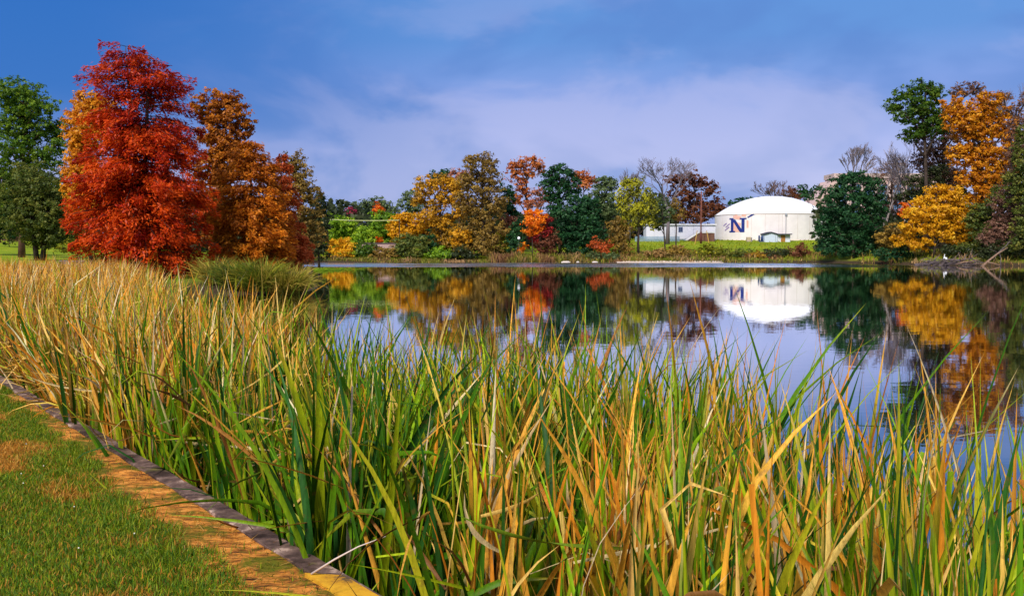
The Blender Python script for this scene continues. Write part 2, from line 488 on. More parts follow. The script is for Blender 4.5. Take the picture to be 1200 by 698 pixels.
# ------------------------------------------------------------------ blades (reeds and grass)
def blade_mat(name, trans=0.28, streak=True):
    m, nt, nd, lk = newmat(name)
    out = N(nd, 'ShaderNodeOutputMaterial')
    at = N(nd, 'ShaderNodeAttribute', attribute_name='tint')
    col = at.outputs['Color']
    if streak:
        geo = N(nd, 'ShaderNodeNewGeometry')
        mp = N(nd, 'ShaderNodeMapping'); mp.inputs['Scale'].default_value = (60, 60, 3.5)
        lk.new(geo.outputs['Position'], mp.inputs['Vector'])
        nz = N(nd, 'ShaderNodeTexNoise'); nz.inputs['Scale'].default_value = 1.6; nz.inputs['Detail'].default_value = 5; nz.inputs['Roughness'].default_value = 0.7
        lk.new(mp.outputs[0], nz.inputs['Vector'])
        mr = N(nd, 'ShaderNodeMapRange'); mr.inputs['From Min'].default_value = 0.35; mr.inputs['From Max'].default_value = 0.68
        mr.inputs['To Min'].default_value = 0.70; mr.inputs['To Max'].default_value = 1.32
        lk.new(nz.outputs['Fac'], mr.inputs['Value'])
        # parallel veins across the leaf
        v1 = N(nd, 'ShaderNodeMath', operation='MULTIPLY'); v1.inputs[1].default_value = 50.0; lk.new(at.outputs['Alpha'], v1.inputs[0])
        v2 = N(nd, 'ShaderNodeMath', operation='SINE'); lk.new(v1.outputs[0], v2.inputs[0])
        v3 = N(nd, 'ShaderNodeMath', operation='MULTIPLY_ADD'); v3.inputs[1].default_value = 0.14; v3.inputs[2].default_value = 0.93; lk.new(v2.outputs[0], v3.inputs[0])
        v4 = N(nd, 'ShaderNodeMath', operation='MULTIPLY'); lk.new(v3.outputs[0], v4.inputs[0]); lk.new(mr.outputs[0], v4.inputs[1])
        vm = N(nd, 'ShaderNodeVectorMath', operation='SCALE')
        lk.new(col, vm.inputs[0]); lk.new(v4.outputs[0], vm.inputs['Scale'])
        # brown flecks on the ageing leaves
        n2 = N(nd, 'ShaderNodeTexNoise'); n2.inputs['Scale'].default_value = 22; n2.inputs['Detail'].default_value = 4
        lk.new(geo.outputs['Position'], n2.inputs['Vector'])
        m2 = N(nd, 'ShaderNodeMapRange'); m2.inputs['From Min'].default_value = 0.60; m2.inputs['From Max'].default_value = 0.70; m2.inputs['To Max'].default_value = 0.5
        lk.new(n2.outputs['Fac'], m2.inputs['Value'])
        mx = N(nd, 'ShaderNodeMix', data_type='RGBA'); mx.inputs['B'].default_value = (0.16, 0.07, 0.02, 1)
        lk.new(m2.outputs[0], mx.inputs['Factor']); lk.new(vm.outputs[0], mx.inputs['A']); col = mx.outputs['Result']
    p = N(nd, 'ShaderNodeBsdfPrincipled'); p.inputs['Roughness'].default_value = 0.5; p.inputs['Specular IOR Level'].default_value = 0.16
    t = N(nd, 'ShaderNodeBsdfTranslucent'); mxs = N(nd, 'ShaderNodeMixShader'); mxs.inputs[0].default_value = trans
    lk.new(col, p.inputs['Base Color']); lk.new(col, t.inputs['Color'])
    lk.new(p.outputs[0], mxs.inputs[1]); lk.new(t.outputs[0], mxs.inputs[2]); lk.new(mxs.outputs[0], out.inputs[0])
    return m


def blades(base, length, width, az, lean, curve, kink_t, kink_a, twist, cbase, ctip, c_t0, c_tw, S, rng, fold=0.22, tipend=0.0):
    """vectorised leaf blades: returns verts (n*(S+1)*3), quads, colours"""
    n = len(base)
    t = np.linspace(0, 1, S + 1)[None, :]
    th = lean[:, None] + curve[:, None] * t ** 1.8 + kink_a[:, None] * (1 / (1 + np.exp(-(t - kink_t[:, None]) * 28)))
    ds = length[:, None] / S
    thm = 0.5 * (th[:, 1:] + th[:, :-1])
    r = np.concatenate([np.zeros((n, 1)), np.cumsum(np.sin(thm) * ds, 1)], 1)
    z = np.concatenate([np.zeros((n, 1)), np.cumsum(np.cos(thm) * ds, 1)], 1)
    ca, sa = np.cos(az)[:, None], np.sin(az)[:, None]
    cx = base[:, 0:1] + r * ca; cy = base[:, 1:2] + r * sa; cz = base[:, 2:3] + z
    w = width[:, None] * (0.55 + 0.45 * np.sin(np.minimum(t * 2.2, 1.0) * math.pi / 2)) * np.clip(1 - np.maximum(t - 0.5, 0) ** 1.5 / 0.3536, (tipend[:, None] if isinstance(tipend, np.ndarray) else tipend), 1)
    # side vector: horizontal, turned about the blade axis by twist
    tw = twist[:, 0:1] + twist[:, 1:2] * t
    # local frame: tangent T, side B (horizontal, perp to azimuth), normal Nn
    Tx, Ty, Tz = np.sin(th) * ca, np.sin(th) * sa, np.cos(th)
    Bx, By, Bz = -sa + 0 * th, ca + 0 * th, 0 * th
    Nx, Ny, Nz = Ty * Bz - Tz * By, Tz * Bx - Tx * Bz, Tx * By - Ty * Bx
    c, s = np.cos(tw), np.sin(tw)
    Wx, Wy, Wz = Bx * c + Nx * s, By * c + Ny * s, Bz * c + Nz * s
    Mx, My, Mz = Nx * c - Bx * s, Ny * c - By * s, Nz * c - Bz * s
    V = np.empty((n, S + 1, 3, 3))
    for k, sg in ((0, -0.5), (2, 0.5)):
        V[:, :, k, 0] = cx + Wx * w * sg; V[:, :, k, 1] = cy + Wy * w * sg; V[:, :, k, 2] = cz + Wz * w * sg
    V[:, :, 1, 0] = cx + Mx * w * fold; V[:, :, 1, 1] = cy + My * w * fold; V[:, :, 1, 2] = cz + Mz * w * fold
    mixf = np.clip((t - c_t0[:, None]) / c_tw[:, None], 0, 1)
    mixf = mixf * mixf * (3 - 2 * mixf)
    C = cbase[:, None, :] * (1 - mixf[..., None]) + ctip[:, None, :] * mixf[..., None]
    C = np.repeat(C[:, :, None, :], 3, 2)
    A4 = np.broadcast_to(np.array([0.0, .5, 1.0])[None, None, :, None], C.shape[:-1] + (1,))
    C = np.concatenate([C, A4], -1)
    idx = np.arange(n)[:, None] * (S + 1) * 3 + np.arange(S)[None, :] * 3
    q1 = np.stack([idx, idx + 1, idx + 4, idx + 3], -1); q2 = np.stack([idx + 1, idx + 2, idx + 5, idx + 4], -1)
    Fq = np.concatenate([q1.reshape(-1, 4), q2.reshape(-1, 4)], 0)
    return V.reshape(-1, 3), Fq, C.reshape(-1, 4)


def merge(parts):
    vs, fs, cs, b = [], [], [], 0
    for v, f, c in parts:
        vs.append(v); fs.append(f + b); cs.append(c); b += len(v)
    return np.concatenate(vs), np.concatenate(fs), np.concatenate(cs)


def in_poly(X, Y, poly):
    ins = np.zeros(len(X), bool); n = len(poly)
    for i in range(n):
        ax, ay = poly[i]; bx, by = poly[(i + 1) % n]
        ins ^= ((ay > Y) != (by > Y)) & (X < (bx - ax) * (Y - ay) / (by - ay + 1e-12) + ax)
    return ins


def noise2(x, y, sc, seed):
    """cheap smooth noise in -1..1"""
    r = np.random.default_rng(seed); out = np.zeros_like(x)
    for k in range(7):
        a = r.uniform(0, 2 * math.pi); f = sc * r.uniform(0.5, 1.9); p = r.uniform(0, 6.28)
        out += np.sin((x * math.cos(a) + y * math.sin(a)) * f + p)
    return out / 3.2


REED_MAT = blade_mat('reed_leaf', 0.12)
INNER = [(5.6, -3.9), (2.9, -0.1), (1.46, 1.75)] + [tuple(float(c) for c in kp(s, -0.04)) for s in (0, 4, 8)] + [(-10.3, 17.3), (-18.4, 27.4), (-28.5, 42.4), (-34, 54), (-31, 61)]
OUTER = [(8.0, -2.2), (3.7, 2.1), (2.35, 4.1), (2.0, 5.6), (1.0, 7.6), (-0.7, 8.9), (-1.9, 10.1), (-2.9, 11.8), (-5.8, 18.5), (-9.0, 25.5), (-15.0, 41), (-21.0, 55), (-24, 61)]
BED = INNER + OUTER[::-1]


def mud_z(x, y):
    """reed roots: silted shelf just outside the kerb sinking into the water"""
    d = -lake_sd(x, y)
    return np.clip(0.45 - 0.30 * d, -0.35, 0.45)


def pick_colours(n, rng, gold):
    """gold: 0..1 share of straw colours; returns base, tip, t0, tw"""
    green = np.array([(0.034, 0.110, 0.003), (0.080, 0.190, 0.003), (0.165, 0.280, 0.004), (0.018, 0.080, 0.010), (0.280, 0.350, 0.006)])
    tipc = np.array([(0.78, 0.36, 0.035), (0.82, 0.47, 0.085), (0.68, 0.24, 0.016), (0.42, 0.40, 0.014), (0.84, 0.58, 0.27)])
    dead = np.array([(0.74, 0.35, 0.040), (0.78, 0.47, 0.12), (0.58, 0.20, 0.014), (0.82, 0.62, 0.36), (0.28, 0.10, 0.014)])
    u = rng.random(n)
    g = green[rng.integers(0, 5, n)]; tp = tipc[rng.choice(5, n, p=[.27, .25, .14, .24, .10])]; dd = dead[rng.choice(5, n, p=[.34, .22, .22, .10, .12])]
    isdead = u < gold * 0.60
    isgreen = u > 1 - (1 - gold) * 0.46
    cb = np.where(isdead[:, None], dd * 0.75, g)
    ct = np.where(isdead[:, None], dd, np.where(isgreen[:, None], g * 1.25, tp))
    j = rng.uniform(0.75, 1.25, (n, 1))
    t0 = np.where(isdead, 0.0, rng.uniform(0.42, 0.98, n) - 0.85 * np.maximum(gold - 0.22, -0.1))
    return cb * j, np.clip(ct * j, 0, 0.85), t0, rng.uniform(0.15, 0.45, n)


def reed_patch(n_clumps, per, zone, S, rng, wscale, topz, topsd, gold_f, lean_sd=0.13):
    X = []; Y = []
    x0, x1, y0, y1 = zone
    while len(X) < n_clumps:
        x = rng.uniform(x0, x1, n_clumps * 2); y = rng.uniform(y0, y1, n_clumps * 2)
        k = in_poly(x, y, BED) & (np.abs(x) < 0.60 * np.maximum(y, 0) + 2.8)
        # ragged outer edge
        X += list(x[k]); Y += list(y[k])
    X = np.array(X[:n_clumps]); Y = np.array(Y[:n_clumps])
    ch = noise2(X, Y, 1.6, 5) * 0.14
    nper = rng.integers(max(2, int(per * 0.5)), int(per * 1.5) + 1, n_clumps)
    ci = np.repeat(np.arange(n_clumps), nper); n = len(ci)
    caz = rng.uniform(0, 2 * math.pi, n_clumps)
    # leaves of one shoot fan out in one plane
    side = rng.choice([0, math.pi], n)
    az = caz[ci] + side + rng.normal(0, 0.35, n)
    bx = X[ci] + rng.normal(0, 0.05, n); by = Y[ci] + rng.normal(0, 0.05, n)
    bz = mud_z(bx, by) - 0.05
    u = rng.random(n)
    top = topz(bx, by) + ch[ci] + rng.normal(0, topsd, n) - 0.75 * (u ** 2.4)
    lean = np.abs(rng.normal(0.07, lean_sd, n)); curve = np.abs(rng.normal(0.12, 0.34, n))
    close = np.clip((np.hypot(bx, by) - 2.2) / 2.0, 0.3, 1); lean = lean * close; curve = curve * close
    ln = (top - bz) / np.maximum(0.35, np.cos(lean + curve * 0.4))
    kt = rng.uniform(0.45, 0.9, n); kk = rng.random(n)
    ka = np.where(kk < 0.13, rng.uniform(0.8, 2.3, n), 0)
    dn = np.hypot(bx, by); ka = np.where(dn < 4.2, ka * 0.25, ka)
    gold = np.clip(gold_f(bx, by) + noise2(X, Y, 0.9, 9)[ci] * 0.22 + rng.normal(0, 0.08, n_clumps)[ci], 0.05, 0.98)
    cb, ct, t0, tw = pick_colours(n, rng, gold)
    # some lean out over the kerb
    wd = (0.014 + 0.034 * rng.random(n) ** 1.3) * wscale
    tws = np.stack([rng.normal(0, 0.9, n), rng.normal(0, 0.9, n)], 1)
    B = np.stack([bx, by, bz], 1)
    te = np.where(rng.random(n) < 0.07, rng.uniform(0.25, 0.6, n), 0.0)
    return blades(B, ln * np.where(te > 0, 0.86, 1), wd, az, lean, curve, kt, ka, tws, cb, ct, t0, tw, S, rng, tipend=te)


rg = np.random.default_rng(21)


def top_near(x, y):
    d = np.hypot(x, y)
    return 2.00 + 0.12 * np.clip((d - 5) / 3, 0, 1)


def gold_near(x, y):
    return 0.16 + 0.38 * np.clip((y - 7) / 8, 0, 1) - 0.07 * np.clip(x, 0, 1) + 0.0 * x


parts = []
parts.append(reed_patch(490, 9, (-7.5, 4.2, 0.6, 11.5), 9, rg, 1.0, top_near, 0.16, gold_near))
parts.append(reed_patch(250, 8, (-1.2, 3.4, 1.6, 8.5), 9, rg, 1.3, top_near, 0.14, lambda x, y: 0.02 + 0 * x))
parts.append(reed_patch(520, 9, (-14, -1.5, 9.5, 24), 6, rg, 1.2, lambda x, y: 2.02 + 0 * x, 0.15, lambda x, y: 0.56 + 0 * x))
parts.append(reed_patch(1500, 8, (-35, -7, 22, 61), 4, rg, 1.7, lambda x, y: 2.05 + 0 * x, 0.16, lambda x, y: 0.90 + 0 * x))

# a thin fringe of taller leaves standing in the water
def fringe(n, rng):
    S = 9
    seg = rng.random(n)
    ox = np.interp(seg * 9, range(10), [p[0] for p in OUTER[1:11]]); oy = np.interp(seg * 9, range(10), [p[1] for p in OUTER[1:11]])
    bx = ox + rng.normal(0.05, 0.28, n); by = oy + rng.normal(0.1, 0.28, n)
    B = np.stack([bx, by, np.full(n, -0.2)], 1)
    d = np.hypot(bx, by)
    top = 1.85 + rng.normal(0, 0.26, n)
    lean = np.abs(rng.normal(0.05, 0.10, n)); cv = np.abs(rng.normal(0.05, 0.15, n))
    cb, ct, t0, tw = pick_colours(n, rng, np.full(n, 0.20))
    return blades(B, top + 0.2, rng.uniform(0.018, 0.042, n), rng.uniform(0, 6.28, n), lean, cv, rng.uniform(.5, .9, n), np.where(rng.random(n) < .06, 1.4, 0), np.stack([rng.normal(0, .8, n), rng.normal(0, .8, n)], 1), cb, ct, t0, tw, S, rng)
parts.append(fringe(620, rg))


# dead leaves lying low among the stems
def litter(n, rng):
    x = rng.uniform(-8, 3.5, n * 3); y = rng.uniform(0.8, 13, n * 3)
    k = in_poly(x, y, BED); x = x[k][:n]; y = y[k][:n]; n = len(x)
    B = np.stack([x, y, mud_z(x, y) + rng.uniform(0.0, 1.25, n) ** 1.0], 1)
    dead = np.array([(0.55, 0.28, 0.035), (0.66, 0.42, 0.10), (0.36, 0.15, 0.025), (0.74, 0.56, 0.26), (0.18, 0.075, 0.02), (0.34, 0.36, 0.02), (0.16, 0.25, 0.012), (0.60, 0.46, 0.03)])
    lit_mix = np.clip((B[:, 2:3] - mud_z(x, y)[:, None] - 0.15) / 0.5, 0, 1)      # brown leaves painted darker lowest down, as shadow between the stems
    c = dead[rng.integers(0, 8, n)] * rng.uniform(0.7, 1.15, (n, 1)) * lit_mix + np.array([[0.05, 0.026, 0.010]]) * (1 - lit_mix)
    return blades(B, rng.uniform(0.3, 1.0, n), rng.uniform(0.010, 0.026, n), rng.uniform(0, 6.28, n), rng.uniform(0.6, 1.9, n), rng.normal(0, 0.7, n), rng.uniform(.3, .8, n), np.where(rng.random(n) < .3, rng.normal(0, 1.2, n), 0), np.stack([rng.normal(0, 1, n), rng.normal(0, 2, n)], 1), c, c * 1.1, np.full(n, .2), np.full(n, .5), 6, rng)
parts.append(litter(3000, rg))


# leaves drooping out over the kerb
def overhang(n, rng):
    s = 5.2 + 6 * rng.random(n); q = rng.uniform(-0.40, -0.12, n)
    x, y = kp(s, q)
    B = np.stack([x, y, np.full(n, 0.55)], 1)
    az = math.atan2(KN[1], KN[0]) + rng.normal(0, 0.7, n)
    cb, ct, t0, tw = pick_colours(n, rng, np.full(n, 0.72))
    far = s > 4.5
    return blades(B, rng.uniform(0.7, 1.25, n) * np.where(far, 1.15, 0.85), rng.uniform(0.014, 0.026, n), az, rng.uniform(0.0, 0.22, n), rng.uniform(0.6, 1.7, n), rng.uniform(.4, .8, n), np.where(rng.random(n) < .25, rng.uniform(.5, 1.2, n), 0), np.stack([rng.normal(0, .8, n), rng.normal(0, .8, n)], 1), cb, ct, t0, tw, 8, rng)
parts.append(overhang(190, rg))
rv, rf, rc = merge(parts)
reeds = mesh_obj('reeds', rv, rf, REED_MAT, attrs={'tint': ('FLOAT_COLOR', rc)}, smooth=True)
tag(reeds, 'dense bed of tall green and golden reeds along the water', 'reeds', kind='stuff')


def single_leaf(name, label, cat, px, py_tip, D, bz, lean, curve, az, width, cb, ct, kt=0.5, ka=0.0, t0=0.3, tipend=0.0):
    rng = np.random.default_rng(int(px * 7 + py_tip))
    tip = P(px, py_tip, D)
    A = lambda v: np.array([v], float)
    v, f, c = blades(np.zeros((1, 3)), A(1.0), A(width), A(az), A(lean), A(curve), A(kt), A(ka), np.array([[0.3, 0.5]]), np.array([cb]), np.array([ct]), A(t0), A(0.4), 14, rng, tipend=tipend)
    top = v[:, 2].max()
    v[:, 2] *= 1
    hgt = tip.z - bz
    k = hgt / top
    c0 = v.mean(0) * 0
    # scale the centre line but keep the leaf's width
    cl = v.reshape(-1, 3, 3); mid = (cl[:, 0] + cl[:, 2]) / 2
    offs = cl - mid[:, None]
    cl = mid[:, None] * k + offs
    v = cl.reshape(-1, 3)
    it = int(np.argmax(v[:, 2]))
    o = mesh_obj(name, v, f, REED_MAT, attrs={'tint': ('FLOAT_COLOR', c)}, smooth=True)
    o.location = (tip.x - v[it, 0], tip.y - v[it, 1], bz)
    tag(o, label, cat)
    return o


G1 = (0.07, 0.16, 0.012); T1 = (0.66, 0.40, 0.08); T2 = (0.62, 0.26, 0.03); T3 = (0.75, 0.58, 0.32)
single_leaf('reed_leaf', 'long tan reed leaf crossing a green one, tip against the orange reflection on the right', 'reed leaf', 1060, 376, 4.6, 0.1, 0.12, 0.30, 2.9, 0.026, (0.35, 0.22, 0.05), T3)
single_leaf('reed_leaf', 'upright orange reed leaf standing alone at the right edge against the water', 'reed leaf', 1192, 455, 3.6, 0.1, 0.0, 0.03, 1.0, 0.034, (0.40, 0.17, 0.03), T2)
single_leaf('reed_leaf', 'very tall pale gold reed leaf reaching up to the reflections mid water', 'reed leaf', 547, 366, 7.2, 0.0, 0.02, 0.12, 0.3, 0.036, (0.30, 0.24, 0.03), T1)
single_leaf('dry_reed', 'bleached whitish broken reed stem standing near the kerb end', 'reed stem', 414, 452, 4.98, 0.3, 0.02, 0.12, 5.2, 0.042, (0.70, 0.46, 0.34), (0.80, 0.62, 0.48), tipend=0.5)


# ------------------------------------------------------------------ lawn grass
GRASS_MAT = blade_mat('grass_blade', 0.3, streak=False)


def lawn_grass(n, rng):
    s = rng.uniform(-4.5, 12, n); q = rng.uniform(0.14, 5.2, n) ** 1.0
    x, y = kp(s, q)
    edge = 0.425 + 0.07 * noise2(s, q * 0, 1.7, 31) + 0.05 * noise2(s, q, 9, 32) - 0.19 * np.clip((s - 3.0) / 1.2, 0, 1)
    keep = (np.abs(x) < 0.56 * y + 1.6) & (y > 2.0) & ((q > edge) | (rng.random(n) < 0.07))
    s, q, x, y, edge = s[keep], q[keep], x[keep], y[keep], edge[keep]; n = len(s)
    z = lawn_z(s, q) - 0.005
    B = np.stack([x, y, z], 1)
    br = noise2(x * 1.0, y * 1.0, 2.6, 41) + 0.5 * noise2(x, y, 7, 42)
    g = np.array([(0.095, 0.165, 0.004), (0.150, 0.225, 0.005), (0.240, 0.280, 0.008), (0.045, 0.135, 0.008)])[rng.integers(0, 4, n)]
    b = np.array([(0.50, 0.19, 0.018), (0.38, 0.16, 0.02), (0.55, 0.30, 0.05)])[rng.integers(0, 3, n)]
    w = np.clip((br - 0.08) / 0.55, 0, 1) * 0.85 + 0.12
    # a strip of lusher green next to the path
    lush = np.exp(-((q - edge - 0.12) / 0.18) ** 2)
    w = w * (1 - 0.85 * lush)
    isb = rng.random(n) < w
    c = np.where(isb[:, None], b, g) * rng.uniform(0.75, 1.3, (n, 1))
    ln = rng.uniform(0.022, 0.060, n) * (1 + 0.4 * lush)
    return blades(B, ln, rng.uniform(0.0028, 0.006, n), rng.uniform(0, 6.28, n), rng.uniform(0, 0.9, n), rng.uniform(0, 1.2, n), np.ones(n) * .5, np.zeros(n), np.stack([rng.normal(0, .5, n), np.zeros(n)], 1), c * 0.85, c * 1.15, np.zeros(n), np.ones(n), 2, rng, fold=0.1)


lv, lf, lc = lawn_grass(1000000, np.random.default_rng(5))
gr = mesh_obj('grass', lv, lf, GRASS_MAT, attrs={'tint': ('FLOAT_COLOR', lc)})
tag(gr, 'short green lawn grass with brown dry patches', 'grass', kind='stuff')

# needles, dry leaf bits and moss tufts scattered on the path
def path_litter(n, rng):
    s = rng.uniform(-3, 13, n); q = rng.uniform(0.1, 0.62, n)
    x, y = kp(s, q)
    B = np.stack([x, y, np.full(n, KZ + 0.004)], 1)
    c = np.array([(0.10, 0.04, 0.012), (0.45, 0.20, 0.04), (0.55, 0.30, 0.08), (0.05, 0.03, 0.012), (0.12, 0.13, 0.015)])[rng.integers(0, 5, n)]
    return blades(B, rng.uniform(0.02, 0.10, n), rng.uniform(0.002, 0.005, n), rng.normal(0.1, 0.7, n) + rng.choice([0, math.pi], n), rng.uniform(1.3, 1.62, n), rng.normal(0, .2, n), np.ones(n) * .5, np.zeros(n), np.zeros((n, 2)), c, c, np.zeros(n), np.ones(n), 3, rng)
pv, pf, pc = path_litter(3800, np.random.default_rng(6))
pl = mesh_obj('path_litter', pv, pf, GRASS_MAT, attrs={'tint': ('FLOAT_COLOR', pc)})
tag(pl, 'dry needles and leaf scraps lying on the orange path', 'leaf litter', kind='stuff')

# clover flowers
WHITE = plain('petal_white', (0.78, 0.76, 0.62), 0.8, 0.1, 40)
def flower_mesh():
    bm = bmesh.new()
    bmesh.ops.create_icosphere(bm, subdivisions=1, radius=0.005)
    for v in bm.verts: v.co = v.co * random.uniform(0.8, 1.15) + Vector((0, 0, 0.062))
    me = bpy.data.meshes.new('flower_head'); bm.to_mesh(me); bm.free(); me.materials.append(WHITE)
    return me
fm = flower_mesh()
stm = MB().tube([(0, 0, 0), (0.003, 0.001, 0.03), (0, 0, 0.058)], [0.0016, 0.0014, 0.0012], 4)
fr = random.Random(12)
k = 0
stem_me = None
while k < 16:
    s, q = fr.uniform(-1.2, 5.5), fr.uniform(0.62, 2.6)
    x, y = kp(s, q); x, y = float(x), float(y)
    if abs(x) > 0.5 * y: continue
    root = empty('clover_flower', (x, y, float(lawn_z(np.array(s), np.array(q)))))
    tag(root, 'tiny white clover flower standing in the lawn left of the orange path', 'flower', 'white clover flowers in the near lawn')
    h = bpy.data.objects.new('flower_head', fm); COL.objects.link(h); h.parent = root
    if stem_me is None:
        st = stm.build('stem', LM('midgreen'), root); stem_me = st.data
    else:
        st = bpy.data.objects.new('stem', stem_me); COL.objects.link(st); st.parent = root
    k += 1


# ------------------------------------------------------------------ trees
def leaf_quads(C, Nrm, size, rng, ratio=1.6, axis=None):
    n = len(C)
    Nrm = Nrm / (np.linalg.norm(Nrm, axis=1, keepdims=True) + 1e-9)
    a = axis if axis is not None else rng.normal(0, 1, (n, 3))
    a = a - Nrm * (a * Nrm).sum(1, keepdims=True)
    a /= (np.linalg.norm(a, axis=1, keepdims=True) + 1e-9)
    b = np.cross(Nrm, a)
    s = size[:, None]
    V = np.empty((n, 4, 3))
    V[:, 0] = C - a * s * ratio * 0.5
    V[:, 1] = C + b * s * 0.42 + a * s * 0.08 + Nrm * s * 0.12
    V[:, 2] = C + a * s * ratio * 0.5
    V[:, 3] = C - b * s * 0.42 + a * s * 0.08 + Nrm * s * 0.12
    Fq = (np.arange(n)[:, None] * 4 + np.arange(4)[None, :])
    return V.reshape(-1, 3), Fq


TREES = []


def tree(name, label, cat, tpx, D, lobes, pal, dens=1.0, leaf=2.6, clump=4.2, group=None, bark=None, trunk_r=None, thin=1.0, droop=0.0, deep=0.85, lean=0.0, stems=1, tops=None, vshift=0.0):
    """lobes: (px,py,rx,ry[,v offset]) in photo pixels at distance D, turned into metres; the crown is a volume of small leaves"""
    seed = int(tpx * 13 + D * 7 + len(TREES) * 101); rng = np.random.default_rng(seed); TREES.append(name)
    bx = (tpx - 600) / F * D / math.cos(TILT) * math.cos(TILT)
    base = Vector((bx, D, 0)); base.z = hz(bx, D) - 0.05
    root = empty(name, base); tag(root, label, cat, group)
    k = mpx(D)
    VS = []; FS = []; AV = []; nb = 0
    cents = []
    for lb in lobes:
        px, py, rx, ry = lb[:4]; vo = lb[4] if len(lb) > 4 else 0.0
        rx *= 1.14; ry *= 1.16
        c = np.array(P(px, py, D)) - np.array(base)
        c[1] += rng.normal(0, 0.25 * rx * k)
        rad = np.array([rx * k, max(rx, ry) * k * deep, ry * k])
        area = math.pi * rx * ry
        ncl = max(6, int(area / (clump * clump * 1.25) * 1.35 * thin))
        d = rng.normal(0, 1, (ncl, 3)); d /= np.linalg.norm(d, axis=1, keepdims=True)
        r = rng.random(ncl) ** (1 / 2.3) * rng.uniform(0.86, 1.16, ncl)
        cc = c + d * r[:, None] * rad
        cents.append((c, rad, cc))
        nl = max(8, int(area * 1.55 * dens / ncl))
        cnt = rng.poisson(nl, ncl) + 2
        ci = np.repeat(np.arange(ncl), cnt); n = len(ci)
        crad = clump * k * rng.uniform(0.65, 1.3, ncl)
        off = rng.normal(0, 0.52, (n, 3)) * crad[ci][:, None] * np.array([1.0, 1.0, 0.62])
        pos = cc[ci] + off
        if droop: pos[:, 2] -= np.abs(rng.normal(0, droop * k, n))
        nrm = d[ci] * 0.55 + off / (crad[ci][:, None] + 1e-6) * 0.45 + np.array([0, 0, 0.45]) + rng.normal(0, 0.55, (n, 3))
        sz = leaf * 0.86 * k * rng.uniform(0.6, 1.35, n)
        ax = None
        if droop: ax = rng.normal(0, 0.5, (n, 3)) + np.array([0, 0, -1.0])
        v, f = leaf_quads(pos, nrm, sz, rng, 1.5, ax)
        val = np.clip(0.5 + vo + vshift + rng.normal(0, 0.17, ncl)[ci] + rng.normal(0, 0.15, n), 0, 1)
        VS.append(v); FS.append(f + nb); AV.append(np.repeat(val, 4)); nb += len(v)
    V = np.concatenate(VS); V[:, 2] = np.maximum(V[:, 2], 0.02)
    mesh_obj('crown', V, np.concatenate(FS), LM(pal), root, {'v': ('FLOAT', np.concatenate(AV))})
    # trunk and limbs
    mb = MB()
    top = max(c[2] + r[2] * 0.5 for c, r, _ in cents)
    tr = trunk_r or max(0.09, 0.018 * top)
    cx = np.mean([c[0] for c, r, _ in cents])
    for sidx in range(stems):
        o = (sidx - (stems - 1) / 2) * tr * 2.2
        pts = []; rad = []
        for i in range(7):
            t = i / 6
            x = o * (1 + t * 2.5) + (cx * 0.75 + lean) * t ** 1.6 + rng.normal(0, 0.05 * tr * 3) * (i > 0)
            y = rng.normal(0, 0.1) * (i > 0)
            pts.append(Vector((x, y, top * 0.9 * t))); rad.append(tr * (1.25 if i == 0 else 1.0 - 0.78 * t))
        mb.tube(pts, rad, 7)
    for c, r, cc in cents:
        zt = max(0.12 * top, min(0.8 * top, c[2] - r[2] * 1.1 - 0.08 * top))
        t = zt / (top * 0.9)
        j = min(5, int(t * 6)); fr_ = t * 6 - j
        st = pts[j].lerp(pts[j + 1], min(1, fr_))
        en = Vector(c)
        m_ = st.lerp(en, 0.5) + Vector((rng.normal(0, 0.06), rng.normal(0, 0.06), 0.04)) * (en - st).length
        mb.tube([st, m_, en], [tr * 0.5, tr * 0.33, tr * 0.2], 5)
        for q in cc[::max(1, len(cc) // 9)]:
            e2 = Vector(q); m2 = en.lerp(e2, 0.5) + Vector((rng.normal(0, .08), rng.normal(0, .08), rng.normal(0, .08))) * (e2 - en).length
            mb.tube([en, m2, e2], [tr * 0.2, tr * 0.13, tr * 0.06], 3)
    mb.build('trunk', bark or BARK, root, smooth=True)
    return root


